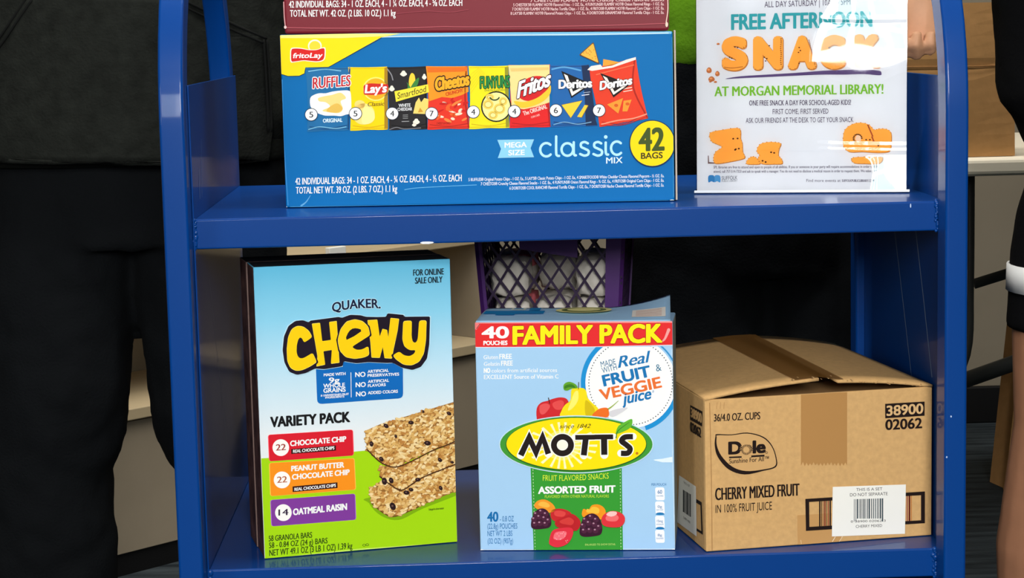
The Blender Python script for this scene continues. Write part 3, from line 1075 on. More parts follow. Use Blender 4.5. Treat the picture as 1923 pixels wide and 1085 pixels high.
for s_, a, b, h in (('MADE WITH', (588, 862), (730, 853), 5.2), ('9g', (622, 905), (690, 902), 9.5), ('WHOLE', (585, 938), (726, 931), 7.5), ('GRAINS', (586, 970), (730, 962), 8),
                    ('& UNSWEETENED FRUIT', (568, 995), (752, 984), 3.6), ('INGREDIENTS', (598, 1008), (722, 1000), 3.6),
                    ('NO', (795, 866), (860, 863), 8.5), ('NO', (798, 933), (862, 930), 8.5), ('NO', (800, 994), (864, 991), 8.5),
                    ('ARTIFICIAL', (876, 840), (1014, 831), 5.2), ('PRESERVATIVES', (876, 866), (1082, 856), 5.2), ('ARTIFICIAL', (878, 906), (1016, 897), 5.2), ('FLAVORS', (878, 933), (994, 925), 5.2),
                    ('ADDED COLORS', (878, 980), (1074, 969), 5.4)):
    p.text(s_, C1(*a), C1(*b), h, WHITE, 2, bold=0.03)
p.build()
p = Print('headline_lettering', gc, clip=gcl, base=0.0004)
p.text('FOR ONLINE', (776, 517.5), (833, 515), 11.5, (24, 36, 44), 2, bold=0.025)
p.text('SALE ONLY', (779.5, 532.5), (830.5, 530), 11.5, (24, 36, 44), 2, bold=0.025)
p.build()
p = Print('variety_lettering', gc, clip=gcl, base=0.0004)
p.text('VARIETY PACK', (508.5, 801.5), (656.5, 791.5), 18.5, (22, 22, 24), 2, bold=0.045, up=-0.02)
p.build()


def flavour(col, quad, n, cxy, ncol, lines, bar):
    p = Print('flavor_panel', gc, clip=gcl, base=0.0005)
    c = Vector((sum(a[0] for a in quad) / 4, sum(a[1] for a in quad) / 4))
    big = [C2(*((Vector(a) - c) * 1.018 + c).to_tuple()) for a in quad]
    p.rpoly(big, tuple(min(255, v + 50) for v in col), 1, 5)
    p.rpoly([C2(*a) for a in quad], col, 2, 4)
    x, y = C2(*cxy)
    p.ell(x, y, 15.6, 15.8, (250, 246, 240), 3)
    p.text(n, (x - 9, y + 5.6), (x + 9, y + 4.4), 11.5, ncol, 4, bold=0.025)
    for s_, a, b, h in lines:
        p.text(s_, C2(*a), C2(*b), h, WHITE, 4, bold=0.045)
    if bar:
        p.poly([C2(*a) for a in bar], (52, 20, 18), 3)
        b = bar
        p.text('REAL CHOCOLATE CHIPS', C2(b[3][0] + 12, b[3][1] - 8), C2(b[2][0] - 12, b[2][1] - 8), 5.6, WHITE, 4, bold=0.03)
    p.build()


flavour((216, 30, 46), [(225, 232), (775, 198), (781, 366), (232, 404)], '22', (305, 315), (160, 60, 50), [('CHOCOLATE CHIP', (368, 305), (733, 274), 9.6)], [(373, 325), (667, 300), (668, 334), (374, 357)])
flavour((248, 146, 28), [(232, 417), (785, 386), (795, 590), (240, 633)], '22', (313, 527), (180, 100, 60), [('PEANUT BUTTER', (375, 470), (720, 444), 9.6), ('CHOCOLATE CHIP', (380, 525), (755, 492), 9.6)], [(382, 570), (677, 543), (678, 580), (383, 607)])
flavour((128, 60, 152), [(240, 660), (790, 619), (796, 788), (247, 831)], '14', (322, 742), (50, 30, 60), [('OATMEAL RAISIN', (387, 758), (738, 722), 11.5)], None)
p = Print('weight_lettering', gc, clip=gcl, base=0.0005)
for s_, a, b, h in (('58 GRANOLA BARS', (226, 931), (510, 906), 10.5), ('58 - 0.84 OZ (24 g) BARS', (228, 976), (612, 943), 10.5), ('NET WT 49.1 OZ (3 LB 1 OZ) 1.39 kg', (230, 1027), (775, 978), 11.5), ('Enlarged to show texture', (1278, 728), (1376, 719), 4)):
    p.text(s_, C2(*a), C2(*b), h, (30, 52, 14), 2, bold=0.015)
p.ring(*C2(852, 956), 3.2, 2.4, 0.9, (60, 90, 20), 2, 14)
p.ring(*C2(873, 953), 3.2, 2.4, 0.9, (60, 90, 20), 2, 14)
p.build()

bars = [
    [(885, 590), (960, 535), (1090, 590), (1250, 500), (1480, 415), (1480, 590), (1240, 690), (1065, 765), (985, 748), (900, 680)],
    [(950, 430), (1060, 445), (1450, 280), (1480, 280), (1480, 418), (1240, 500), (1100, 592), (1030, 560), (958, 500)],
    [(858, 205), (960, 160), (1440, 15), (1480, 10), (1480, 262), (1300, 330), (1060, 440), (962, 412), (870, 325)],
]


def inside(pt, poly):
    x, y = pt
    r = False
    for i in range(len(poly)):
        (x1, y1), (x2, y2) = poly[i - 1], poly[i]
        if (y1 > y) != (y2 > y) and x < (x2 - x1) * (y - y1) / (y2 - y1) + x1:
            r = not r
    return r


rg = random.Random(11)
p = Print('granola_bar_picture', gc, clip=gcl, base=0.0005)
p.spoly([C2(*q) for q in [(885, 680), (960, 760), (1080, 790), (1240, 715), (1500, 610), (1500, 560), (900, 640)]], (128, 176, 14), 1)
for bi, b in enumerate(bars):
    lo = 2 + bi * 2
    p.poly([C2(*q) for q in b], (150, 104, 50), lo)
    p.stroke([C2(*q) for q in (b[-3:] if bi else b[-4:])], 2, (104, 66, 30), lo)
    xs, ys = [q[0] for q in b], [q[1] for q in b]
    step = 17
    y = min(ys)
    k = 0
    while y < max(ys):
        x = min(xs) + (step / 2 if k % 2 else 0)
        while x < max(xs):
            q = (x + rg.uniform(-7, 7), y + rg.uniform(-7, 7))
            if inside(q, b):
                a = rg.uniform(-70, 30)
                s1, s2 = rg.uniform(9, 20), rg.uniform(6, 11)
                c = rg.choice([(226, 186, 118), (236, 204, 142), (214, 168, 96), (240, 214, 160), (198, 146, 76), (222, 178, 104), (186, 128, 62)])
                px, py = C2(*q)
                p.ell(px, py + .5, s1 / 3.5 + .4, s2 / 3.5 + .4, (142, 92, 40), lo + rg.uniform(.25, .9), 9, a)
                p.ell(px, py, s1 / 3.5, s2 / 3.5, c, lo + rg.uniform(1.0, 1.7), 9, a)
            x += step * rg.uniform(.9, 1.25)
        y += step * .8
        k += 1
for ln in ([(870, 325), (962, 412), (1060, 442), (1180, 396), (1300, 334), (1400, 296), (1470, 262)], [(955, 505), (1030, 562), (1098, 594), (1180, 545), (1250, 504), (1360, 460), (1470, 416)]):
    p.stroke([C2(*q) for q in ln], 2.2, (74, 42, 22), 8.2)
for q in ((996, 172, 9), (1160, 150, 9), (1268, 285, 11), (900, 290, 9), (965, 390, 9), (1060, 240, 6), (1410, 90, 8), (1240, 78, 5), (1350, 395, 8), (985, 535, 12), (1030, 530, 10), (1130, 610, 10), (1205, 525, 9), (1040, 700, 13), (1355, 580, 8), (1430, 410, 6), (1160, 590, 8)):
    x, y = C2(q[0], q[1])
    p.ell(x, y, q[2] / 1.7, q[2] / 2.4, (46, 28, 28), 8.6, 12, rg.uniform(0, 90))
    p.ell(x - .8, y - .8, q[2] / 7, q[2] / 9, (120, 92, 84), 8.8, 8)
p.build()
g2 = empty('granola_carton', 'rear granola bar carton, only its dark side edge showing behind the front one', 'carton')
g2.matrix_world = gc.matrix_world @ Matrix.Translation((-0.0012, GD + 0.0012, 0))
granola_body(g2, mat((112, 92, 86), .6, .1, 'rear_carton_edge'))

# ------------------------------------------------ fruit snack carton
TW, THL, THR, TD = 0.2057, 0.2444, 0.2427, 0.104
fc = empty('fruit_snack_carton', 'light blue fruit snack carton with red family pack band and lifted lid corner', 'carton', (0.2848, 0.0434, ZL + 0.0006), R(-6.06))
LBL = (164, 204, 236)
LBM = mat(LBL, 0.5, 0.16)
GREYC = mat((146, 152, 144), 0.85, 0.1, 'raw_board_edge', noise=.1, nscale=60)
bm = bmesh.new()
fs = hexa(bm, [(0, 0, 0), (TW, 0, 0), (TW + .0030, .085, 0), (0.004, TD, 0), (0, 0, THL - .001), (TW, 0, THR - .001), (TW + .0037, .085, THR - .003), (0.004, TD, THL - .003)])
fs[3].material_index = 1
bevel(bm, .0014, 2)
obj('carton_body', bm, [LBM, GREYC], fc)
# lid: creased sheet with the right rear corner curling up
bm = bmesh.new()
NX, NY = 28, 12
gv = []
for i in range(NX + 1):
    row = []
    for j in range(NY + 1):
        u, v = i / NX, j / NY
        lift = max(0, (u - .62) / .38) ** 1.8 * v ** 1.3 * 0.0145
        x = 0.001 + u * (TW - .003) + (0.0045 * v * (1 - u))
        y = 0.0006 + v * (TD - .002)
        z = THL + (THR - THL) * u + lift + 0.0012 * math.sin(v * math.pi)
        row.append(bm.verts.new((x, y, z)))
    gv.append(row)
for i in range(NX):
    for j in range(NY):
        bm.faces.new((gv[i][j], gv[i + 1][j], gv[i + 1][j + 1], gv[i][j + 1]))
lid = obj('lid_flap', bm, LBM, fc, True)
so = lid.modifiers.new('s', 'SOLIDIFY')
so.thickness = 0.0008


def lidz(u, v):
    return THL + (THR - THL) * u + max(0, (u - .62) / .38) ** 1.8 * v ** 1.3 * 0.0145 + 0.0012 * math.sin(v * math.pi)


def lid_patch(bm, u0, u1, v0, v1, e, mi=0, n=8):
    g = []
    for i in range(n + 1):
        r = []
        for j in range(3):
            u, v = u0 + (u1 - u0) * i / n, v0 + (v1 - v0) * j / 2
            r.append(bm.verts.new((0.001 + u * (TW - .003) + 0.0045 * v * (1 - u), 0.0006 + v * (TD - .002), lidz(u, v) + 0.0006 + e)))
        g.append(r)
    for i in range(n):
        for j in range(2):
            f = bm.faces.new((g[i][j], g[i + 1][j], g[i + 1][j + 1], g[i][j + 1]))
            f.material_index = mi


bm = bmesh.new()
lid_patch(bm, 0.01, .33, .42, .66, .0002, 0)
lid_patch(bm, 0.08, .18, .34, .44, .0002, 0)
lid_patch(bm, .14, .22, .72, .90, .0003, 2)
lid_patch(bm, .155, .205, .78, .86, .0005, 0)
lid_patch(bm, .24, .30, .68, .92, .0003, 0)
obj('lid_print', bm, [mat((22, 132, 196), .5, .16), mat((20, 90, 150), .5, .16), mat((224, 236, 226), .5, .16)], lid)
bm = bmesh.new()
for r_, c_, e in ((1.0, 1, .0003), (.8, 0, .0005), (.6, 1, .0007)):
    cu_, cv_ = .54, .60
    pts = []
    for i in range(30):
        a = 2 * math.pi * i / 30
        u, v = cu_ + .15 * r_ * math.cos(a), cv_ + .2 * r_ * math.sin(a)
        pts.append(bm.verts.new((0.001 + u * (TW - .003) + 0.0045 * v * (1 - u), 0.0006 + v * (TD - .002), THL + .0022 + e)))
    f = bm.faces.new(pts)
    f.material_index = c_
obj('lid_logo', bm, [mat((96, 110, 60), .5, .16), mat((236, 226, 150), .5, .16)], lid)
bm = bmesh.new()
lid_patch(bm, .80, .975, .16, .52, .0004, 0)
for i in range(5):
    lid_patch(bm, .82, .955, .2 + .06 * i, .225 + .06 * i, .0006, 1)
obj('lid_sticker', bm, [mat((240, 232, 222), .6, .16), mat((214, 176, 160), .6, .16)], lid, label='white date sticker')

tcl = (0.0003, 0.0003, TW - 0.0003, THL - 0.0008)


def C3(x, y):
    return (870 + x / 4.174, 540 + y / 4.174)


def C4(x, y):
    return (870 + x / 4.174, 780 + y / 4.174)


RED = (226, 44, 46)
p = Print('family_pack_band', fc, clip=tcl)
p.poly([C3(84, 272), C3(600, 276), C3(1640, 268), C3(1640, 448), C3(1000, 462), C3(88, 466)], RED, 1)
p.poly([C3(84, 268), C3(1640, 262), C3(1640, 274), C3(84, 280)], (244, 150, 146), 2)
p.stroke([C3(88, 467), C3(1000, 463), C3(1640, 449)], 1.2, (238, 224, 228), 2, smooth=False)
p.poly([C3(86, 275), C3(135, 285), C3(104, 330), C3(92, 326)], (238, 120, 118), 2)
p.stroke([C3(105, 320), C3(130, 285)], 1, (90, 20, 24), 3)
p.stroke([C3(1550, 425), C3(1580, 400), C3(1610, 330)], [2, 6], (240, 160, 156), 2)
p.text('40', C3(150, 393), C3(353, 392), 20.5, WHITE, 3, bold=0.05)
p.text('POUCHES', C3(160, 449), C3(345, 447), 7.6, WHITE, 3, bold=0.045)
p.text('FAMILY PACK', C3(395, 443), C3(1553, 425), 33, (253, 232, 20), 4, bold=0.045, grow=0.07, gcol=(170, 24, 30))
p.build()
p = Print('claims_lettering', fc, clip=tcl)
for s_, a, b, h, bd in (('Gluten', (160, 560), (272, 558), 7.5, .01), ('FREE', (284, 558), (380, 556), 9, .03), ('Gelatin', (162, 613), (285, 611), 7.5, .01), ('FREE', (298, 611), (388, 609), 9, .03), ('NO', (163, 667), (210, 666), 8.5, .05),
                        ('colors from artificial sources', (222, 665), (735, 660), 7.5, .01), ('EXCELLENT Source of Vitamin C', (163, 716), (746, 711), 7.8, .02)):
    p.text(s_, C3(*a), C3(*b), h, WHITE, 2, bold=bd)
p.build()
p = Print('juice_seal', fc, clip=tcl, base=0.0004)
SC = C3(1312, 745)
sealclip = (0.0003, 0.0003, TW - 0.0004, p.uv(C3(1300, 462))[1])
p.clip = sealclip
p.ring(SC[0], SC[1], 93.5, 93.5, 9, (28, 142, 208), 1, 60, 130, 262)
p.ring(SC[0], SC[1], 93.5, 93.5, 9, (28, 142, 208), 1, 40, 18, 72)
p.ring(SC[0], SC[1], 91, 91, 3, (60, 150, 206), 1, 40, -60, 0)
p.ell(SC[0], SC[1], 85, 85, (244, 245, 243), 2, 64)
for i in range(88):
    a = 2 * math.pi * i / 88
    p.ell(SC[0] + 78.5 * math.cos(a), SC[1] + 78.5 * math.sin(a), 1.15, 1.15, (60, 66, 76), 3, 7)
BL2, ORG = (26, 116, 178), (232, 112, 50)
for s_, a, b, h, c, bd, sh in (('MADE', (1082, 622), (1197, 598), 10.5, (40, 110, 150), 0, 0), ('WITH', (1092, 670), (1207, 640), 10.5, (40, 110, 150), 0, 0), ('Real', (1216, 628), (1478, 578), 21, BL2, .025, .35),
                               ('FRUIT', (1106, 770), (1470, 692), 20, BL2, .045, 0), ('&', (1514, 656), (1556, 648), 13, (60, 120, 150), 0, 0), ('VEGGIE', (1082, 880), (1554, 778), 19.5, ORG, .04, 0), ('juice', (1248, 912), (1478, 866), 20, BL2, .03, .3)):
    p.text(s_, C3(*a), C3(*b), h, c, 4, bold=bd, shear=sh, up='perp')
p.text('*', C3(1480, 842), C3(1496, 838), 9, BL2, 4)
p.build()
p = Print('fruit_picture', fc, clip=tcl, base=0.0009)
X = C3
p.spoly([X(575, 1010), X(578, 940), X(610, 900), X(660, 885), X(700, 870), X(760, 858), X(810, 870), X(830, 920), X(815, 1000), X(760, 1040), X(600, 1040)], (206, 40, 46), 1)
p.spoly([X(600, 925), X(650, 905), X(680, 930), X(640, 985), X(605, 985)], (228, 84, 84), 2)
p.spoly([X(700, 905), X(760, 880), X(790, 900), X(770, 950), X(720, 950)], (226, 76, 74), 2)
p.stroke([X(678, 905), X(668, 862)], 1.6, (60, 34, 24), 3)
p.spoly([X(848, 800), X(880, 785), X(940, 786), X(964, 810), X(975, 860), X(1010, 900), X(1060, 950), X(1050, 1010), X(780, 1015), X(772, 960), X(800, 915), X(840, 880)], (244, 220, 24), 4)
p.spoly([X(870, 820), X(900, 810), X(900, 880), X(860, 940), X(820, 960), X(840, 900)], (250, 238, 110), 5)
p.spoly([X(960, 880), X(1030, 950), X(1010, 1000), X(960, 1000)], (214, 186, 16), 5)
p.stroke([X(903, 792), X(905, 740)], 1.4, (60, 60, 24), 5)
p.spoly([X(788, 795), X(790, 755), X(830, 736), X(880, 755), X(895, 785), X(850, 790), X(815, 805)], (96, 160, 40), 5)
p.spoly([X(795, 790), X(800, 765), X(850, 755), X(880, 782), X(830, 778)], (60, 124, 30), 6)
p.spoly([X(1010, 1000), X(1060, 950), X(1120, 938), X(1140, 960), X(1135, 1010), X(1060, 1020)], (236, 110, 34), 6)
p.stroke([X(1135, 950), X(1170, 925), X(1215, 885)], [3, 1], (150, 176, 70), 6)
p.spoly([X(1140, 975), X(1200, 950), X(1290, 940), X(1200, 1000), X(1160, 1010)], (214, 212, 216), 3)
p.build()
p = Print('brand_logo', fc, clip=tcl, base=0.0014)
LC = C4(886, 224)
p.ell(LC[0], LC[1], 145, 54.5, (196, 222, 238), 1, 64)
p.ell(LC[0], LC[1], 143, 52.5, (64, 150, 52), 2, 64)
p.ell(LC[0], LC[1], 132.5, 51, (36, 104, 36), 3, 64)
p.ell(LC[0], LC[1] - 1, 131, 49, (253, 224, 8), 4, 64)
sx, sy = C4(775, 232)
p.ell(sx, sy, 34, 28, (254, 236, 110), 5)
for i in range(22):
    a = R(-180 + i * 16.4)
    r2 = 1 / math.sqrt((math.cos(a) / 108) ** 2 + (math.sin(a) / 46) ** 2)
    r2 = min(r2, 66)
    w = 0.055
    p.poly([(sx + 20 * math.cos(a - w), sy + 17 * math.sin(a - w)), (sx + r2 * math.cos(a - w * .9), sy + min(44, r2) * math.sin(a - w * .9)), (sx + r2 * math.cos(a + w * .9), sy + min(44, r2) * math.sin(a + w * .9)), (sx + 20 * math.cos(a + w), sy + 17 * math.sin(a + w))], (255, 246, 190), 6)
p.ell(sx, sy, 24, 21, (255, 252, 226), 7)
p.text('since 1842', C4(754, 97), C4(1000, 94), 7.6, (60, 50, 20), 8, bold=0.0, shear=0.35)
MO = [([(452, 308), (518, 170), (572, 286), (622, 164), (668, 296)], 46), None, ([(878, 168), (1030, 166)], 38), ([(960, 180), (945, 308)], 46), ([(1030, 165), (1175, 163)], 38), ([(1104, 180), (1106, 304)], 48),
      ([(1330, 162), (1266, 166), (1242, 196), (1278, 226), (1308, 256), (1290, 290), (1236, 292)], 42)]
for gcol, gw, ly in (((252, 250, 236), 17, 8), ((34, 26, 24), 0, 11)):
    for i, e in enumerate(MO):
        if e is None:
            x, y = C4(778, 228)
            p.ring(x, y, (90 + gw / 2) / 4.174, (88 + gw / 2) / 4.174, (46 + gw) / 4.174, gcol, ly, 40)
        else:
            p.stroke([C4(*a) for a in e[0]], (e[1] + gw) / 4.174, gcol, ly + .15 * i, smooth=(i == 6), caps=bool(gw))
p.spoly([C4(1196, 132), C4(1215, 80), C4(1260, 50), C4(1322, 24), C4(1316, 84), C4(1260, 120), C4(1205, 140)], (96, 180, 50), 12.5, 4)
p.stroke([C4(1198, 172), C4(1215, 115), C4(1300, 50)], [2, .8], (40, 120, 40), 13)
p.ell(*C4(1362, 292), 2.6, 2.6, (196, 120, 24), 12)
p.build()
p = Print('variety_panel', fc, clip=tcl, base=0.0004)
GRN = (54, 152, 50)
p.poly([C4(528, 410), C4(1242, 405), C4(1252, 1075), C4(553, 1075)], GRN, 1)
for x0, x1 in ((546, 564), (1230, 1236)):
    for i in range(26):
        a, b = 420 + i * 25, 432 + i * 25
        f = lambda y: x0 + (x1 - x0) * (y - 420) / 640
        p.stroke([C4(f(a), a), C4(f(b), b)], 1, (206, 230, 190), 2, caps=False)
p.text('FRUIT FLAVORED SNACKS', C4(624, 510), C4(1140, 492), 10.5, (214, 232, 60), 3, bold=0.0, arc=-1.5)
p.text('ASSORTED FRUIT', C4(590, 611), C4(1190, 600), 12.5, WHITE, 3, bold=0.05)
p.text('FLAVORED WITH OTHER NATURAL FLAVORS', C4(640, 645), C4(1142, 641), 5.4, (196, 222, 60), 3)
p.text('ENLARGED TO SHOW DETAIL', C4(956, 1018), C4(1194, 1014), 3.4, (196, 222, 120), 3)
p.build()
p = Print('gummy_picture', fc, clip=tcl, base=0.0009)


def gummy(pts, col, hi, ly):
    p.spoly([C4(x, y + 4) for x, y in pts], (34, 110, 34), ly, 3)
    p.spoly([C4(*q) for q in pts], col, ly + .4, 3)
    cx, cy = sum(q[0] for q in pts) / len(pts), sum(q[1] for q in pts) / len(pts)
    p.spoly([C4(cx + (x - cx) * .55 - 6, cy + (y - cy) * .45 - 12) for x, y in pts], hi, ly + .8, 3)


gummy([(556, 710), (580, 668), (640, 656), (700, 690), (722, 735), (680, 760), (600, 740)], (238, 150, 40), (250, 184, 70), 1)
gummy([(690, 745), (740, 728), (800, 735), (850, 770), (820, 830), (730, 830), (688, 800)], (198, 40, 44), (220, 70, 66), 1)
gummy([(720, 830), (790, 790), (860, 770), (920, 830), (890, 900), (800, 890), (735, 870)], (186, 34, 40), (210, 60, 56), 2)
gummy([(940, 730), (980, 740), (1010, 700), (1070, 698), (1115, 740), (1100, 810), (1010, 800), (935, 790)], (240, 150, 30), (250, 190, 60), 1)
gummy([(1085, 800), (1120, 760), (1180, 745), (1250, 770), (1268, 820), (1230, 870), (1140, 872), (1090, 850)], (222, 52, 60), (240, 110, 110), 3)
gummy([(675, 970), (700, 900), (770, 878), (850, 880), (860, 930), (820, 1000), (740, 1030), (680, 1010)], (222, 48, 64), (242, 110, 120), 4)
for i in range(14):
    p.ell(*C4(720 + rg.uniform(0, 100), 900 + rg.uniform(0, 90)), .8, .6, (250, 214, 214), 6.5, 6)
p.spoly([C4(1120, 775), C4(1150, 750), C4(1200, 752), C4(1200, 775), C4(1160, 790)], (244, 196, 190), 4.6, 2)
for gx, gy, s_ in ((610, 810, 1.0), (1000, 860, 1.12)):
    p.spoly([C4(gx + dx * s_, gy + dy * s_) for dx, dy in ((-78, 55), (-70, -10), (-40, -65), (10, -85), (55, -60), (80, 10), (70, 60), (20, 75), (-50, 78))], (58, 24, 44), 5, 4)
    for dx, dy in ((-40, -40), (0, -60), (36, -40), (-55, 0), (-15, -18), (25, -8), (58, 10), (-48, 36), (-8, 32), (34, 36)):
        p.ell(*C4(gx + dx * s_, gy + dy * s_), 5.4, 5.2, (78, 34, 58), 5.6, 12)
        p.ell(*C4(gx + (dx - 6) * s_, gy + (dy - 8) * s_), 2, 1.6, (176, 130, 150), 5.9, 8)
p.build()
p = Print('weight_lettering', fc, clip=tcl)
TB = (24, 108, 168)
for s_, a, b, h in (('40', (190, 830), (272, 828), 17.5), ('- 0.8 OZ', (288, 830), (396, 828), 10), ('(22.8g) POUCHES', (190, 887), (424, 885), 9.8), ('NET WT 2 LBS', (190, 944), (385, 942), 9.8), ('(32 OZ) (907g)', (192, 1003), (390, 1001), 9.8)):
    p.text(s_, C4(*a), C4(*b), h, TB, 2, bold=.03 if s_ == '40' else 0.0)
p.build()
p = Print('nutrition_panel', fc, clip=tcl)
p.text('PER POUCH', C4(1475, 550), C4(1590, 548), 4.6, TB, 2)
for i, (y, n, t) in enumerate(((612, '60', 'CALORIES'), (722, '0g', 'SAT FAT'), (835, '15mg', 'SODIUM'), (945, '8g', 'SUGARS'))):
    p.rpoly([C4(1503, y - 50), C4(1576, y - 50), C4(1580, y + 52), C4(1508, y + 52)], (244, 246, 248), 1, 4)
    x0 = 1540
    p.text(n, C4(x0 - 16 - 6 * (len(n) > 2), y), C4(x0 + 18 + 6 * (len(n) > 2), y), 7 if i == 0 else 4.5, TB, 2, bold=.01)
    p.text(t, C4(x0 - 26, y + 22), C4(x0 + 28, y + 22), 2.6, TB, 2)
    if i in (1, 2):
        p.spoly([C4(1508, y + 50), C4(1525, y + 38), C4(1560, y + 38), C4(1578, y + 50), C4(1560, y + 56), C4(1525, y + 56)], (30, 120, 180), 2, 2)
p.build()
p = Print('worn_edge', fc, clip=tcl)
p.poly([C4(1490, 345), C4(1560, 338), C4(1640, 322), C4(1640, 366), C4(1560, 366), C4(1500, 352)], (226, 240, 250), 1)
p.build()
p = Print('worn_corner', fc, clip=tcl)
p.stroke([C4(128, 1052), C4(600, 1050), C4(1655, 1046)], 1.6, (206, 228, 244), 1, smooth=False)
p.stroke([C3(92, 480), C3(98, 800), C4(100, 200), C4(126, 1040)], 1.6, (196, 222, 244), 1)
p.stroke([C3(1636, 480), C4(1640, 300), C4(1660, 1040)], 1.2, (206, 226, 240), 1, smooth=False)
for q in ((140, 1054, 5), (1652, 1050, 4)):
    p.ell(*C4(q[0], q[1]), q[2], 2, (236, 240, 242), 2)
p.build()

# ------------------------------------------------ cardboard case with open lid
DW, DHL, DHR, DD = 0.2505, 0.1612, 0.1609, 0.296
dc = empty('cardboard_case', 'brown cardboard case of cherry mixed fruit cups with its taped lid bulging open', 'box', (0.5203, 0.0094, ZL + 0.0006), R(9.33))
WT = 0.0035
bm = bmesh.new()
H_ = DHL
for a in ((0, DW, 0, WT, 0), (0, DW, DD - WT, DD, 0), (0, WT, WT, DD - WT, 0), (DW - WT, DW, WT, DD - WT, 0)):
    box(bm, a[0], a[1], a[2], a[3], 0, H_)
box(bm, WT, DW - WT, WT, DD - WT, 0, WT)
bevel(bm, 0.0011, 2)
obj('case_body', bm, CARD, dc)
# inner cardboard liner seen through the gap
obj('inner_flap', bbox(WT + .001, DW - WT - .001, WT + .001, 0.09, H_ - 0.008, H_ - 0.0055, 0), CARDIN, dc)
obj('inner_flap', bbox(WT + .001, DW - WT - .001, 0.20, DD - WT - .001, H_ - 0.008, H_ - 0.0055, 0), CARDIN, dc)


def dloc(px, py, y=0.0):
    """point on the plane parallel to the case front, local"""
    M = dc.matrix_world
    q = at_plane(px, py, M @ Vector((0, y, 0)), M.to_3x3() @ Vector((0, -1, 0)))
    return M.inverted() @ q


rf, lf = dloc(1572, 713, 0.002), dloc(1536, 709, 0.002)
tl_, tr_ = dloc(1492, 714, 0.002), dloc(1583, 714, 0.002)


def flap(x0, x1, zin, zr_front, zr_back, m, name, yb):
    """one lid flap: hinge along the box edge x0, free edge x1 raised towards the middle"""
    bm = bmesh.new()
    n, k = 10, 10
    for s_, dz in ((0, 0.0), (1, -0.0030)):
        pass
    g = []
    for i in range(n + 1):
        r = []
        u = i / n
        for j in range(k + 1):
            v = j / k
            zr = zr_front + (zr_back - zr_front) * v
            z = zin + (zr - zin) * (u ** 0.9) + 0.0016 * math.sin(u * math.pi)
            r.append(bm.verts.new((x0 + (x1 - x0) * u, -0.0006 + v * yb, z)))
        g.append(r)
    for i in range(n):
        for j in range(k):
            bm.faces.new((g[i][j], g[i + 1][j], g[i + 1][j + 1], g[i][j + 1]))
    bmesh.ops.recalc_face_normals(bm, faces=list(bm.faces))
    if sum(f.normal.z for f in bm.faces) < 0:
        bmesh.ops.reverse_faces(bm, faces=list(bm.faces))
    o = obj(name, bm, m, dc, True)
    s_ = o.modifiers.new('s', 'SOLIDIFY')
    s_.thickness = 0.003
    s_.offset = -1
    return o


ZF, ZBK = lf.z, H_ + 0.017
flap(0.0, lf.x, H_ + .002, ZF, ZBK, CARD, 'lid_flap', DD)
flap(DW, rf.x, H_ + .002, rf.z, ZBK, CARD, 'lid_flap', DD)
TAPE = bpy.data.materials.new('brown_packing_tape')
TAPE.use_nodes = True
tb_ = TAPE.node_tree.nodes['Principled BSDF']
tb_.inputs['Base Color'].default_value = L((140, 96, 44))
tb_.inputs['Roughness'].default_value = 0.35
tb_.inputs['Specular IOR Level'].default_value = 0.25
tb_.inputs['Alpha'].default_value = 0.72


def lidtop(x, v):
    if x <= lf.x:
        u = x / lf.x
        zr = ZF + (ZBK - ZF) * v
    elif x >= rf.x:
        u = (DW - x) / (DW - rf.x)
        zr = rf.z + (ZBK - rf.z) * v
    else:
        t = (x - lf.x) / (rf.x - lf.x)
        return (ZF + (ZBK - ZF) * v) * (1 - t) + (rf.z + (ZBK - rf.z) * v) * t + .0012
    return H_ + .002 + (zr - H_ - .002) * (u ** 0.9) + 0.0016 * math.sin(u * math.pi) + .0012


bm = bmesh.new()
g = []
xs_ = [tl_.x + (lf.x - tl_.x) * i / 4 for i in range(5)] + [rf.x + (tr_.x - rf.x) * i / 2 for i in range(3)]
for x in xs_:
    g.append([bm.verts.new((x, -.001 + (DD + .001) * j / 10, lidtop(x, j / 10))) for j in range(11)])
for i in range(len(xs_) - 1):
    for j in range(10):
        bm.faces.new((g[i][j], g[i + 1][j], g[i + 1][j + 1], g[i][j + 1]))
obj('lid_tape', bm, TAPE, dc, True)
# torn card fibres along the lid's front edge
bm = bmesh.new()
rr = random.Random(8)
for i in range(30):
    t = rr.random() ** .8
    if rr.random() < .35:
        x = lf.x - .03 + t * .05
        z = ZF + rr.uniform(-.0015, .002)
    else:
        x = rf.x + (DW - rf.x) * t * .9
        z = rf.z + (H_ - rf.z) * t * .9 + rr.uniform(-.0008, .0016)
    s_ = rr.uniform(.0003, .0008)
    hexa(bm, [(x - s_, -.0022, z), (x + s_, -.0025, z), (x + s_, .002, z), (x - s_, .002, z), (x - s_ * .4, -.002, z + s_), (x + s_ * .5, -.002, z + s_ * .8), (x + s_, .002, z + s_), (x - s_, .002, z + s_)])
obj('torn_edge', bm, mat((186, 150, 104), .9, .1, 'torn_card'), dc)

dcl = (0.0004, 0.0004, DW - 0.0004, DHL - 0.0004)


def C5(x, y):
    return (1260 + x / 3.698, 620 + y / 3.698)


def C6(x, y):
    return (1260 + x / 3.698, 800 + y / 3.698)


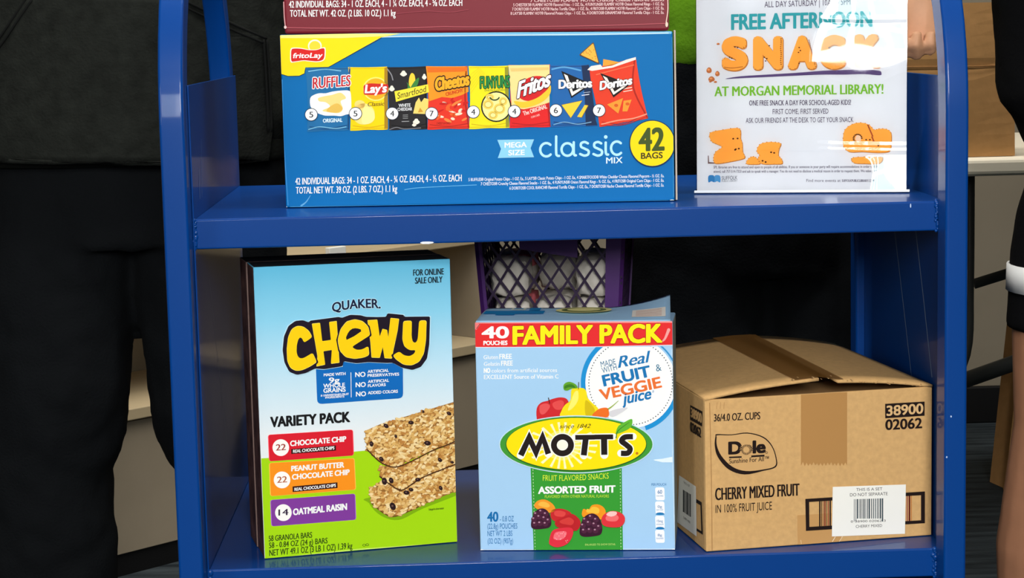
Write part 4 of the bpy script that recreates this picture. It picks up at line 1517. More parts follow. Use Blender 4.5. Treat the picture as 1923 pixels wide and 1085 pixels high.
INK = (34, 24, 22)
p = Print('front_tape', dc, clip=dcl)
jag = [C5(1222 - 318 * i / 26, 945 - (22 if i % 2 else 0) - rr.uniform(0, 12)) for i in range(27)]
p.poly([C5(902, 440), C5(1222, 430), C5(1222, 935)] + jag + [C5(902, 940)], (178, 132, 78), 1)
p.build()
p = Print('lower_tape', dc, clip=dcl)
p.poly([C6(877, 618), C6(1180, 600), C6(1180, 790), C6(1150, 830), C6(1050, 815), C6(960, 830), C6(880, 820)], (194, 148, 92), 1)
p.stroke([C6(1120, 800), C6(1140, 768)], 1.2, (236, 220, 196), 2)
p.stroke([C6(1165, 805), C6(1190, 765)], 1, (230, 210, 180), 2)
p.stroke([C6(900, 790), C6(905, 815)], 1, (226, 196, 150), 2)
p.build()
p = Print('printed_lettering', dc, clip=dcl, base=0.0005)
p.text('36/4.0 OZ. CUPS', C5(298, 632), C5(618, 616), 13.5, INK, 2, bold=.015)
p.build()
p = Print('product_lettering', dc, clip=dcl, base=0.0005)
p.text('CHERRY MIXED FRUIT', C6(308, 513), C6(890, 480), 22.5, INK, 2, bold=.02, up=-0.01)
p.text('IN 100% FRUIT JUICE', C6(308, 602), C6(700, 578), 15, INK, 2, bold=.0)
p.build()
p = Print('case_code', dc, clip=dcl, base=0.0005)
p.poly([C5(1486, 510), C5(1760, 494), C5(1760, 592), C5(1487, 610)], INK, 1)
p.text('38900', C5(1498, 592), C5(1748, 575), 18, (214, 176, 124), 2, bold=.03)
p.text('02062', C5(1490, 690), C5(1740, 677), 18.5, INK, 2, bold=.03)
p.build()
p = Print('brand_logo', dc, clip=dcl, base=0.0005)
TANC = (205, 163, 108)
p.spoly([C5(*q) for q in ((318, 720), (420, 722), (530, 709), (640, 738), (702, 800), (732, 885), (728, 948), (640, 975), (510, 1000), (400, 965), (325, 880), (303, 800), (308, 735))], INK, 1, 4)
p.spoly([C5(*q) for q in ((323, 728), (420, 728), (530, 716), (634, 744), (696, 804), (725, 885), (720, 942), (640, 965), (520, 976), (425, 946), (350, 872), (318, 800), (316, 742))], TANC, 2, 4)
p.text('Dole', C5(403, 858), C5(650, 846), 22, INK, 3, bold=.06)
cx, cy = C5(521, 828)
p.ell(cx, cy, 9.6, 9.8, INK, 4)
p.ell(cx, cy, 5.6, 5.6, TANC, 5)
for i in range(22):
    a = 2 * math.pi * i / 22
    p.poly([(cx + 5 * math.cos(a - .09), cy + 5 * math.sin(a - .09)), (cx + 12.5 * math.cos(a - .04), cy + 12.5 * math.sin(a - .04)), (cx + 12.5 * math.cos(a + .04), cy + 12.5 * math.sin(a + .04)), (cx + 5 * math.cos(a + .09), cy + 5 * math.sin(a + .09))], TANC, 6)
p.poly([C5(402, 876), C5(490, 873), C5(490, 884), C5(402, 887)], INK, 3)
p.poly([C5(556, 868), C5(648, 862), C5(648, 875), C5(556, 881)], INK, 3)
p.text('Sunshine For All\u2122', C5(403, 924), C5(678, 905), 8.4, INK, 3, bold=.01)
p.ring(*C5(662, 848), 2.3, 2.3, .8, INK, 3, 14)
p.build()
p = Print('barcode_frame', dc, clip=dcl, base=0.0005)
fo = [C6(932, 504), C6(1762, 452), C6(1762, 672), C6(936, 726)]
fi = [C6(958, 525), C6(1735, 478), C6(1735, 652), C6(960, 698)]
for i in range(4):
    j = (i + 1) % 4
    p.poly([fo[i], fo[j], fi[j], fi[i]], INK, 2)
for x, w, c in ((1032, 9, INK), (1044, 5, INK), (1056, 4, (120, 60, 50)), (1068, 8, (120, 40, 34)), (1080, 4, INK), (1092, 6, (140, 60, 50)), (1105, 9, INK), (1640, 8, (160, 90, 80)), (1655, 10, (90, 20, 20)), (1668, 5, (190, 120, 60))):
    yt, yb = 525 - (x - 958) * .0605, 698 - (x - 958) * .0594
    p.poly([C6(x - w / 2, yt), C6(x + w / 2, yt), C6(x + w / 2, yb), C6(x - w / 2, yb)], c, 1)
p.build()
p = Print('barcode_label', dc, clip=dcl, base=0.0010, label='white barcode sticker')
p.poly([C6(1121, 420), C6(1629, 403), C6(1622, 745), C6(1115, 764)], (240, 238, 230), 1)
for s_, a, b, h in (('THIS IS A SET', (1284, 449), (1465, 443), 5.4), ('DO NOT SEPARATE', (1241, 486), (1502, 477), 5.8), ('0 38900 02062 3', (1246, 668), (1488, 661), 4), ('CHERRY MIXED', (1281, 704), (1463, 697), 5.2)):
    p.text(s_, C6(*a), C6(*b), h, (40, 38, 40), 2, bold=.0)
x = 1268
while x < 1472:
    w = rr.choice((3, 4, 6, 9))
    yb = 640 if 1285 < x < 1455 else 660
    p.poly([C6(x, 505 - (x - 1268) * .03), C6(x + w, 505 - (x - 1268) * .03), C6(x + w, yb), C6(x, yb)], (50, 66, 74), 2)
    x += w + rr.choice((4, 5, 8))
p.build()
# left side of the case
LFR = dict(o=(0, 0, 0), ex=(0, -1, 0), ey=(0, 0, 1), n=(-1, 0, 0), clip=(-DD + .0005, .0005, -.0005, DHL - .0005))


def D1(x, y):
    return (1255 + x / 6.025, 700 + y / 6.025)


def D2(x, y):
    return (1255 + x / 6.025, 880 + y / 6.025)


p = Print('side_code', dc, **LFR)
p.poly([D1(252, 362), D1(389, 436), D1(385, 606), D1(250, 528)], INK, 1)
p.text('38900', D1(262, 495), D1(382, 566), 17, TANC, 2, bold=.03)
p.text('02062', D1(254, 655), D1(372, 730), 17, INK, 2, bold=.03)
p.build()
p = Print('side_label', dc, **LFR, label='white sticker on the case side')
p.poly([D2(128, 72), D2(318, 200), D2(326, 765), D2(106, 604)], (232, 230, 222), 3)
for k in range(7):
    x = 172 + k * 13
    p.poly([D2(x, 235 + k * 8), D2(x + (8 if k % 3 else 12), 240 + k * 8), D2(x + (8 if k % 3 else 12), 490 + k * 9), D2(x, 486 + k * 9)], (60, 62, 64), 4)
p.text('THIS IS A SET', D2(178, 160), D2(250, 210), 4, (60, 60, 60), 4)
p.text('CHERRY MIXED', D2(178, 560), D2(255, 620), 4, (60, 60, 60), 4)
p.build()
p = Print('side_frame_print', dc, **LFR)
fo = [D2(316, 338), D2(381, 378), D2(395, 746), D2(324, 700)]
fi = [D2(316, 380), D2(367, 412), D2(378, 706), D2(324, 672)]
for i in range(4):
    j = (i + 1) % 4
    p.poly([fo[i], fo[j], fi[j], fi[i]], INK, 1)
p.build()
p = Print('fold_crease', dc, clip=dcl)
p.stroke([C5(268, 505), C5(280, 1030), C6(285, 860)], 1.4, (170, 128, 80), 1)
for x in (320, 345, 370):
    p.stroke([C5(x, 500), C5(x - 4, 545)], 1, (184, 142, 92), 1)
p.build()

# ------------------------------------------------ poster in a clear stand
SW = 0.2249
SH = 0.30
sg = empty('poster_stand', 'clear stand with the library free snack flyer at the right end of the middle shelf', 'sign', (0.5330, 0.1572, ZM + 0.0012), R(-13.6), R(-3))


def clear(name, tint=(1, 1, 1), rough=0.03, ior=1.45, wob=0.0, wscale=9, boost=0.0):
    m = bpy.data.materials.new(name)
    m.use_nodes = True
    nt = m.node_tree
    nt.nodes.remove(nt.nodes['Principled BSDF'])
    t = nt.nodes.new('ShaderNodeBsdfTransparent')
    t.inputs[0].default_value = (*tint, 1)
    g = nt.nodes.new('ShaderNodeBsdfGlossy')
    g.inputs['Roughness'].default_value = rough
    f = nt.nodes.new('ShaderNodeFresnel')
    f.inputs[0].default_value = ior
    mx = nt.nodes.new('ShaderNodeMixShader')
    nt.links.new(f.outputs[0], mx.inputs[0])
    nt.links.new(t.outputs[0], mx.inputs[1])
    nt.links.new(g.outputs[0], mx.inputs[2])
    nt.links.new(mx.outputs[0], nt.nodes['Material Output'].inputs[0])
    if wob:
        tc = nt.nodes.new('ShaderNodeTexCoord')
        n = nt.nodes.new('ShaderNodeTexNoise')
        n.inputs['Scale'].default_value = wscale
        n.inputs['Detail'].default_value = 1
        b = nt.nodes.new('ShaderNodeBump')
        b.inputs['Strength'].default_value = wob
        b.inputs['Distance'].default_value = 0.01
        nt.links.new(tc.outputs['Object'], n.inputs['Vector'])
        nt.links.new(n.outputs['Fac'], b.inputs['Height'])
        nt.links.new(b.outputs[0], g.inputs['Normal'])
    return m


ACR = clear('clear_acrylic')
FILM = clear('clear_film', rough=0.012, wob=0.012, wscale=16, ior=1.72)
PAPER = mat((214, 217, 223), 0.8, 0.1, 'flyer_paper', noise=0.03, nscale=25)
obj('flyer', bbox(0, SW, 0, 0.0006, 0.0015, SH, 0), PAPER, sg)
bm = bmesh.new()
NX, NZ = 30, 150
g = []
for i in range(NX + 1):
    r = []
    for j in range(NZ + 1):
        x, z = SW * i / NX, 0.001 + SH * j / NZ
        u = x / SW
        y = -0.0022 - 0.00012 * math.sin(z * 33) * math.sin(u * 9 + 1)
        k = min(1, max(0, (u - .70 - z * 1.1) / .12))
        if z < .043:
            y -= (.043 - z) * .052 * k * k * (3 - 2 * k)
        for zc, a_ in ((.046, .0006), (.0515, .00035), (.186, .0002)):
            y -= a_ * math.exp(-((z - zc - .002 * math.sin(u * 5)) / .0016) ** 2)
        r.append(bm.verts.new((x, y, z)))
    g.append(r)
for i in range(NX):
    for j in range(NZ):
        bm.faces.new((g[i][j], g[i + 1][j], g[i + 1][j + 1], g[i][j + 1]))
obj('film_cover', bm, FILM, sg, True)
obj('back_panel', bbox(-0.001, SW + 0.001, 0.0012, 0.0032, 0.0, SH + 0.002, 0.0005), ACR, sg)
bm = bmesh.new()
hexa(bm, [(-0.002, -0.004, 0.0), (SW + 0.003, -0.004, 0), (SW + 0.003, 0.055, 0.0035), (-0.004, 0.055, 0.0035), (-0.002, -0.004, 0.002), (SW + 0.003, -0.004, 0.002), (SW + 0.003, 0.055, 0.0055), (-0.004, 0.055, 0.0055)])
obj('base_foot', bm, ACR, sg)
bm = bmesh.new()
hexa(bm, [(SW - .001, 0.0035, 0.09), (SW + .001, 0.0035, 0.09), (SW + .001, 0.0055, 0.09), (SW - .001, .0055, .09)] + [(SW - .001, 0.0035, 0.092), (SW + .001, 0.0035, 0.092), (SW + .001, 0.0055, 0.092), (SW - .001, .0055, .092)])
bm.free()
bm = bmesh.new()
hexa(bm, [(-0.004, 0.052, 0.0052), (SW + 0.003, 0.052, 0.0052), (SW + 0.003, 0.055, 0.0056), (-0.004, 0.055, 0.0056), (0, 0.0033, 0.09), (SW, 0.0033, 0.09), (SW, 0.0055, 0.0915), (0, 0.0055, 0.0915)])
obj('rear_brace', bm, ACR, sg)
bm = bmesh.new()
box(bm, -0.0025, SW + 0.0035, -0.0048, -0.0042, 0.0, 0.0026)
obj('base_edge', bm, mat((226, 232, 236), .3, .5, 'frosted_edge'), sg)

scl = (0.0005, 0.002, SW - 0.0005, SH - 0.001)


def S5(x, y):
    return (1280 + x / 4.37, y / 4.37)


def S6(x, y):
    return (1280 + x / 4.37, 200 + y / 4.37)


PUR, TEAL, GRE = (74, 62, 88), (50, 152, 160), (112, 176, 42)
CK, CKD = (238, 164, 68), (176, 104, 36)
SK = dict(clip=scl, base=0.0002, rough=0.75)
p = Print('event_lettering', sg, **SK)
p.text('ALL DAY SATURDAY | 10AM - 5PM', S5(680, 61), S5(1385, 38), 11, PUR, 2, bold=0.0)
p.text('FREE AFTERNOON', S5(412, 243), S5(1560, 216), 28, TEAL, 2, bold=0.035)
p.build()
p = Print('cookie_letters', sg, **SK)
for ch, x0, x1, yb, h in (('S', 332, 538, 560, 57), ('N', 590, 826, 556, 57), ('A', 874, 1104, 552, 57), ('C', 1126, 1340, 548, 57), ('K', 1420, 1636, 540, 57)):
    a, b = S5(x0 + 22, yb - 10), S5(x1 - 22, yb - 12)
    p.text(ch, (a[0] + 1, a[1] + 1.5), (b[0] + 1, b[1] + 1.5), h - 6, CKD, 2, bold=0.0, grow=0.102, gcol=(184, 118, 50))
    p.text(ch, a, b, h - 6, CK, 4, bold=0.0, grow=0.088, gcol=CK)
    rr = random.Random(ord(ch))
for q in ((438, 385), (460, 390), (395, 470), (412, 478), (680, 470), (690, 500), (700, 480), (965, 390), (975, 415), (960, 430), (1490, 470), (1497, 490), (720, 375), (965, 520), (1210, 390), (1222, 430)):
    p.ell(*S5(*q), 1.6, 1.2, (70, 34, 20), 6, 8)
for i in range(14):
    p.ell(*S5(816 + 2 * math.sin(i), 320 + i * 16), 1.5, 1, (110, 60, 24), 6, 6, 30)
    p.ell(*S5(1046 + i * 3.6, 330 + i * 15), 1.5, 1, (120, 66, 28), 6, 6, 50)
    p.ell(*S5(355 + i * 11, 552 + 6 * math.sin(i * .3)), 1.3, .9, (160, 92, 34), 6, 6)
p.build()
for q in ((226, 576, 5, 5.5), (294, 604, 4.2, 5), (246, 648, 6, 5), (278, 672, 3, 2), (236, 668, 2.5, 2), (300, 360, 3, 2)):
    p = Print('crumb_picture', sg, **SK)
    p.spoly([(S5(q[0], q[1])[0] + q[2] * math.cos(a) * (1 + .2 * math.sin(3 * a)), S5(q[0], q[1])[1] + q[3] * math.sin(a)) for a in [k * .785 for k in range(8)]], (182, 106, 60), 2, 2)
    p.ell(S5(q[0], q[1])[0] - 1, S5(q[0], q[1])[1] - 1, q[2] * .5, q[3] * .4, (226, 150, 96), 3, 8)
    p.build()
p = Print('brush_line', sg, **SK)
p.spoly([S5(*q) for q in ((356, 648), (480, 626), (700, 612), (960, 596), (1160, 580), (1340, 574), (1500, 570), (1620, 580), (1640, 600), (1625, 618), (1500, 608), (1340, 612), (1160, 612), (960, 620), (700, 632), (480, 642))], (84, 66, 112), 2, 3)
p.build()
p = Print('library_lettering', sg, **SK)
p.text('AT MORGAN MEMORIAL LIBRARY!', S5(272, 790), S5(1654, 768), 18, GRE, 2, bold=0.025)
p.text('ONE FREE SNACK A DAY FOR SCHOOL-AGED KIDS!', S5(555, 866), S5(1390, 860), 9.6, PUR, 2, bold=0.01)
p.text('FIRST COME, FIRST SERVED', S5(748, 936), S5(1205, 932), 9.4, PUR, 2)
p.text('ASK OUR FRIENDS AT THE DESK TO GET YOUR SNACK', S5(527, 1009), S5(1410, 1001), 9.4, PUR, 2)
p.build()
p = Print('cookie_picture', sg, **SK)


def cookie(pts, ly):
    c = [S6(*q) for q in pts]
    p.spoly([(x + 1.2, y + 1.2) for x, y in c], (170, 108, 52), ly, 3)
    p.spoly(c, CK, ly + 1, 3)
    sm = smooth_path([(x, y, 0) for x, y in c], 4, True)
    for v in sm[::2]:
        p.ell(v.x, v.y, 1.3, 1, (196, 126, 50), ly + 1.5, 6)


cookie([(234, 215), (340, 190), (456, 175), (484, 200), (484, 260), (498, 300), (502, 370), (520, 410), (500, 430), (400, 452), (300, 468), (268, 460), (262, 420), (280, 370), (332, 332), (280, 305), (240, 280)], 2)
for q in ((424, 264), (460, 262), (440, 355), (470, 345), (445, 350)):
    p.ell(*S6(*q), 2, 1.6, (70, 36, 22), 5, 8)
p.poly([S6(216, 402), S6(222, 402), S6(226, 455), S6(300, 462), S6(300, 469), S6(216, 469)], (110, 86, 86), 2)
cookie([(616, 365), (640, 312), (700, 292), (770, 292), (815, 305), (800, 345), (795, 400), (820, 430), (825, 468), (760, 472), (660, 470), (625, 430), (640, 400)], 2)
for q in ((735, 375), (760, 380), (665, 445), (690, 455)):
    p.ell(*S6(*q), 2, 1.6, (70, 36, 22), 5, 8)
cookie([(530, 468), (550, 425), (590, 410), (625, 430), (645, 468), (590, 474)], 2)
cookie([(1330, 330), (1325, 260), (1340, 190), (1400, 145), (1470, 132), (1540, 150), (1580, 190), (1620, 182), (1680, 185), (1718, 215), (1720, 290), (1714, 345), (1690, 372), (1600, 378), (1480, 370), (1380, 372)], 2)
cookie([(1394, 440), (1410, 418), (1500, 412), (1600, 414), (1650, 420), (1620, 466), (1500, 468), (1420, 464)], 2)
for i in range(10):
    a = R(140 + i * 24)
    p.ell(*S6(1445 + 34 * math.cos(a), 262 + 34 * math.sin(a)), 2, 1.3, (70, 38, 24), 5, 8)
p.spoly([S6(1440, 235), S6(1468, 245), S6(1470, 285), S6(1445, 292), S6(1425, 265)], (226, 200, 176), 5.5, 3)
for i in range(10):
    p.ell(*S6(1530 + i * 6 - (i > 6) * 8, 155 + i * 14), 2.2, 1.4, (150, 70, 44), 5, 8, 40)
for q in ((1515, 272), (1545, 272), (1628, 300), (1615, 320)):
    p.ell(*S6(*q), 1.8, 1.5, (70, 36, 22), 5, 8)
p.build()
p = Print('small_print', sg, **SK)
G6 = (96, 92, 110)
p.text('SPL libraries are free to attend and open to people of all abilities. If you or someone in your party will require accommodations in order to fully', S6(262, 508), S6(1614, 502), 5, G6, 2, bold=.01)
p.text('attend, call 757-514-7323 and ask to speak with a manager. You do not need to disclose a medical reason in order to request them. We value your', S6(262, 543), S6(1604, 538), 5, G6, 2, bold=.01)
p.text('SUFFOLK', S6(330, 602), S6(458, 598), 7, (84, 90, 104), 2)
p.text('PUBLIC LIBRARY', S6(330, 618), S6(458, 614), 2.6, (110, 114, 124), 2)
p.text('Find more events at', S6(1024, 618), S6(1305, 618), 5.4, G6, 2)
p.text('SUFFOLKPUBLICLIBRARY.COM', S6(1316, 618), S6(1580, 618), 4.6, G6, 2, bold=.02)
p.spoly([S6(220, 572), S6(245, 562), S6(268, 572), S6(268, 620), S6(245, 612), S6(221, 622)], (48, 120, 176), 2, 3)
p.spoly([S6(270, 572), S6(292, 562), S6(317, 572), S6(317, 622), S6(292, 612), S6(270, 620)], (74, 144, 196), 2, 3)
p.build()

# ------------------------------------------------ purple lattice basket of packets, rear of the lower shelf
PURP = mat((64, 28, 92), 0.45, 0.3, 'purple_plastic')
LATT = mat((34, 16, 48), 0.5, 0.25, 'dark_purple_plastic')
bk = empty('lattice_basket', 'purple plastic lattice basket of white packets behind the fruit snack carton', 'basket', (at_y(1052, 500, 0.2).x, 0.268, ZL + 0.0006), R(-9))
BH, B0, B1, BDp0, BDp1 = 0.345, 0.062, 0.084, 0.056, 0.072


def bpt(face, u, v):
    """u in -1..1 across, v in 0..1 up, on one of the four flared faces"""
    hx, hy = B0 + (B1 - B0) * v, BDp0 + (BDp1 - BDp0) * v
    return {0: Vector((u * hx, -hy, v * BH)), 1: Vector((hx, u * hy, v * BH)), 2: Vector((-u * hx, hy, v * BH)), 3: Vector((-hx, -u * hy, v * BH))}[face]


FN = [Vector((0, -1, 0)), Vector((1, 0, 0)), Vector((0, 1, 0)), Vector((-1, 0, 0))]


def strip(bm, face, a, b, w, t=0.0022):
    n = 5
    pv = None
    for i in range(n + 1):
        u, v = a[0] + (b[0] - a[0]) * i / n, a[1] + (b[1] - a[1]) * i / n
        c = bpt(face, u, v)
        d = (bpt(face, b[0], b[1]) - bpt(face, a[0], a[1])).normalized()
        s_ = d.cross(FN[face]).normalized() * w / 2
        o_ = FN[face] * t / 2
        q = [bm.verts.new(c + x) for x in (s_ + o_, -s_ + o_, -s_ - o_, s_ - o_)]
        if pv:
            for k in range(4):
                bm.faces.new((pv[k], pv[(k + 1) % 4], q[(k + 1) % 4], q[k]))
        pv = q


for face in range(4):
    bm = bmesh.new()
    half = (B0 + B1) / 2 if face % 2 == 0 else (BDp0 + BDp1) / 2
    du = 0.0175 / half
    v0, v1 = 0.10, 0.92
    rise = (v1 - v0) * BH
    slope = 0.62          # run / rise of the diagonals
    run = rise * slope / half
    k = -1 - run
    while k < 1:
        for sg_ in (1, -1):
            a, b = [k, v0], [k + run, v1]
            if a[0] < -1:
                a[1] = v0 + (v1 - v0) * (-1 - k) / run
                a[0] = -1
            if b[0] > 1:
                b[1] = v0 + (v1 - v0) * (1 - k) / run
                b[0] = 1
            if b[1] - a[1] > .01:
                strip(bm, face, (a[0] * sg_, a[1]), (b[0] * sg_, b[1]), 0.0027, 0.002 if sg_ > 0 else 0.0015)
        k += du
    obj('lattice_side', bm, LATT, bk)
bm = bmesh.new()
for face in range(4):
    strip(bm, face, (-1, .96), (1, .96), .028, .003)
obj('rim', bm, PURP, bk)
bm = bmesh.new()
for face in range(4):
    strip(bm, face, (-1, .05), (1, .05), .034, .003)
box(bm, -B0, B0, -BDp0, BDp0, 0, .003)
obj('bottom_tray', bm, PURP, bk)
for sx_, sy_ in ((1, -1), (-1, -1), (1, 1), (-1, 1)):
    bm = bmesh.new()
    g = []
    for j in range(7):
        v = j / 6
        hx, hy = B0 + (B1 - B0) * v, BDp0 + (BDp1 - BDp0) * v
        ww = (.010 + .010 * v) if sx_ > 0 else .005
        g.append([bm.verts.new((sx_ * (hx - ww), sy_ * (hy + .002), v * BH)), bm.verts.new((sx_ * (hx - .002), sy_ * (hy + .002), v * BH)), bm.verts.new((sx_ * (hx + .002), sy_ * (hy - .002), v * BH)), bm.verts.new((sx_ * (hx + .002), sy_ * (hy - .007), v * BH))])
    for j in range(6):
        for i in range(3):
            bm.faces.new((g[j][i], g[j][i + 1], g[j + 1][i + 1], g[j + 1][i]))
    o = obj('corner_post', bm, PURP, bk)
    o.modifiers.new('s', 'SOLIDIFY').thickness = .002
bm = bmesh.new()
g = [bpt(0, u, v) + Vector((0, -.0025, 0)) for u, v in ((-.42, .875), (.38, .845), (.38, .99), (-.42, .99))]
hexa(bm, [g[0], g[1], g[1] + Vector((0, .002, 0)), g[0] + Vector((0, .002, 0)), g[3], g[2], g[2] + Vector((0, .002, 0)), g[3] + Vector((0, .002, 0))])
obj('handle_plate', bm, PURP, bk)

PKW = mat((196, 190, 180), .55, .3, 'white_wrapper', bump=.5, bscale=50)
PKP = mat((214, 108, 116), .55, .3, 'pink_wrapper_print')
rp = random.Random(21)
Mb = bk.matrix_world
npk = 0
for lay in range(6):
    for k in range(6):
        if lay == 5 and k in (1,):
            continue
        v_ = .11 + lay * .142
        ihx, ihy = (B0 + (B1 - B0) * v_) - .0075, (BDp0 + (BDp1 - BDp0) * v_) - .0075
        bm = bmesh.new()
        hx, hy, hz = ihx / 3 * .93, ihy / 2 * .94, .0222
        bmesh.ops.create_cube(bm, size=1)
        bmesh.ops.subdivide_edges(bm, edges=list(bm.edges), cuts=5, use_grid_fill=True)
        for v in bm.verts:
            c = v.co * 2
            m_ = max(abs(c.x), abs(c.y), abs(c.z))
            l_ = c.length
            c = c * (m_ / l_ * .55 + .5) if l_ else c
            c += Vector((rp.uniform(-.09, .09), rp.uniform(-.09, .09), rp.uniform(-.09, .09)))
            v.co = Vector((c.x * hx, c.y * hy * .95, c.z * hz))
        bm.normal_update()
        pink = npk % 5 == 2
        for f in bm.faces:
            c = f.calc_center_median()
            f.material_index = 1 if (pink and c.z > .004 and c.x > -.01) else 0
        o = obj('snack_packet', bm, [PKW, PKP], None, True)
        o.matrix_world = Mb @ Matrix.Translation(((k % 3 - 1) * ihx * 2 / 3, (-1 if k < 3 else 1) * ihy / 2, .030 + lay * .0475)) @ Euler((rp.uniform(-.05, .05), rp.uniform(-.05, .05), rp.uniform(-.04, .04))).to_matrix().to_4x4()
        tag(o, 'crumpled white wrapped packet piled inside the purple lattice basket', 'packet', 'packets in the purple basket')
        npk += 1

# ---------------------------------------------------------------- background furniture
# beige steel shelving standing at an angle behind the cart on the left
f0 = CAM + ray(270, 1072) * (-CAM.z / ray(270, 1072).z)
f1 = CAM + ray(868, 915) * (-CAM.z / ray(868, 915).z)
bd = (f1 - f0)
bd.z = 0
bd.normalize()
bn = Vector((bd.y, -bd.x, 0))          # towards the camera
bu = empty('steel_shelving', 'beige steel shelving unit seen between the legs of the person in the black hoodie', 'shelving', (f0.x, f0.y, 0), math.atan2(bd.y, bd.x))
Mu = bu.matrix_world


def bz(px, py, back=0.0):
    return at_plane(px, py, Vector((f0.x, f0.y, 0)) - bn * back, bn)


SHT = mat((186, 168, 134), 0.55, 0.3, 'tan_enamel', noise=0.05, nscale=14)
PNL = mat((150, 138, 118), 0.7, 0.2, 'grey_tan_enamel', noise=0.05, nscale=10)
zk = bz(270, 1030).z
zl0, zl1 = bz(250, 786).z, bz(250, 764).z
LN0, LN1 = -0.7, 0.95
obj('toe_kick', bbox(LN0, LN1, 0.004, 0.33, 0.0, zk + .005, 0), BLACK, bu)
obj('base_panel', bbox(LN0, LN1, 0.0, 0.33, zk, zl0 - .004, 0.001), PNL, bu)
obj('shelf_board', bbox(LN0, LN1, -0.012, 0.33, zl0, zl1, 0.002), SHT, bu)
zt0 = bz(720, 481).z
obj('back_panel', bbox(LN0, LN1, 0.31, 0.33, zl1, zt0 + .25, 0.001), PNL, bu)
obj('shelf_board', bbox(LN0, LN1, 0.02, 0.33, zt0 - .004, zt0 + .012, 0.002), SHT, bu)
for x in (LN0, LN1 - .02):
    obj('end_panel', bbox(x, x + .02, 0.02, 0.33, zl1, zt0 + .25, 0.001), PNL, bu)
q = Mu.inverted() @ bz(632, 473, 0.01)
obj('label_holder', bbox(q.x - .022, q.x + .022, 0.006, 0.0185, q.z - .008, q.z + .010, 0.001), mat((236, 236, 228), .6, .2, 'white_card'), bu)

# folding table with paper bag
TYF = 1.22
zt1, zt2 = at_y(1850, 297, TYF).z, at_y(1850, 331, TYF).z
tx0 = 0.86
tb = empty('folding_table', 'off white folding table with black metal legs to the right of the cart', 'table', (1.5, TYF + .35, 0))
Ti = tb.matrix_world.inverted()


def tob(name, bm, m, smooth=False):
    bmesh.ops.transform(bm, matrix=Ti, verts=bm.verts)
    return obj(name, bm, m, tb, smooth)


tob('tabletop', bbox(tx0, 2.35, TYF, TYF + .72, zt2, zt1, 0.008, 3), mat((214, 206, 186), .5, .3, 'cream_plastic'))
LEGM = mat((44, 46, 44), .45, .4, 'black_tube')
for yy in (TYF + .16, TYF + .58):
    a = at_y(1820.5, 400, yy).x
    bm = bmesh.new()
    tube(bm, smooth_path([(a, yy, zt2 - .002), (a, yy, .5), (a - .005, yy, .38), (a - .05, yy, .28), (a - .07, yy, .1), (a - .07, yy, 0.01)], 5), .009, 12)
    tob('leg', bm, LEGM, True)
    bm = bmesh.new()
    tube(bm, [(2.2, yy, zt2 - .002), (2.2, yy, 0.01)], .012, 12)
    tob('leg', bm, LEGM, True)
yy = TYF + .20
p0, p1 = at_y(1829, 533, yy), at_y(1925, 503, yy)
bm = bmesh.new()
d = (p1 - p0)
tube(bm, [p0, p0 + d * 5], .009, 10)
tob('cross_bar', bm, LEGM, True)
p0, p1 = at_y(1800, 718, yy), at_y(1925, 674, yy)
bm = bmesh.new()
d = (p1 - p0)
tube(bm, [p0, p0 + d * 4], .014, 10)
tob('cross_bar', bm, LEGM, True)


def paper_bag(name, label, x0, x1, y0, y1, z0, z1, rz, folds, lean=0.0):
    """kraft bag: body with pinched side gussets and crease lines"""
    root = empty(name, label, 'bag', ((x0 + x1) / 2, (y0 + y1) / 2, z0), rz)
    w, d, h = (x1 - x0), (y1 - y0), z1 - z0
    bm = bmesh.new()
    rows = []
    n = 14
    for j in range(n + 1):
        v = j / n
        z = h * v
        pin = .012 + .028 * v
        bul = .006 * math.sin(v * 3.1)
        cre = -0.0025 if any(abs(v - f) < .04 for f in folds) else 0
        pts = [(-w / 2, -d / 2), (-w / 4, -d / 2 - bul * .7 - cre), (0, -d / 2 - bul - cre), (w / 4, -d / 2 - bul * .7 - cre), (w / 2, -d / 2), (w / 2 - pin, 0), (w / 2, d / 2), (0, d / 2 + bul), (-w / 2, d / 2), (-w / 2 + pin, 0)]
        rows.append([bm.verts.new((x + lean * v, y, z)) for x, y in pts])
    k = 10
    for a, b in zip(rows, rows[1:]):
        for i in range(k):
            bm.faces.new((a[i], a[(i + 1) % k], b[(i + 1) % k], b[i]))
    bm.faces.new(rows[0][::-1])
    o = obj('bag_body', bm, KRAFT, root)
    o.modifiers.new('s', 'SOLIDIFY').thickness = .0006
    for f in folds:
        bm = bmesh.new()
        z = h * f
        bul = .006 * math.sin(f * 3.1)
        tube(bm, [(-w / 2 + lean * f, -d / 2 - .0003, z), (-w / 4 + lean * f, -d / 2 - bul * .7 - .001, z + .001), (lean * f, -d / 2 - bul - .001, z), (w / 4 + lean * f, -d / 2 - bul * .7 - .001, z - .001), (w / 2 + lean * f, -d / 2 - .0003, z)], .0011, 6)
        obj('fold_crease', bm, mat((140, 100, 58), .85, .2, 'kraft_crease'), root)
    return root


by = TYF + .03
bx1 = at_y(1906, 283, by).x
paper_bag('paper_bag', 'brown paper bag standing on the folding table behind the cart handle', bx1 - .28, bx1, by, by + .15, zt1 + .0008, at_y(1872, 4, by).z, 0, ((at_y(1850, 123, by).z - zt1) / (at_y(1872, 4, by).z - zt1),), lean=-.004)
g0 = CAM + ray(1886, 928) * (-CAM.z / ray(1886, 928).z)
zb2 = at_y(1905, 600, g0.y).z
paper_bag('paper_bag', 'brown paper bag on the carpet behind the bare leg at the right edge', g0.x, g0.x + .17, g0.y, g0.y + .11, 0.0008, zb2, 0, (at_y(1895, 772, g0.y).z / zb2, at_y(1890, 850, g0.y).z / zb2), lean=.035)

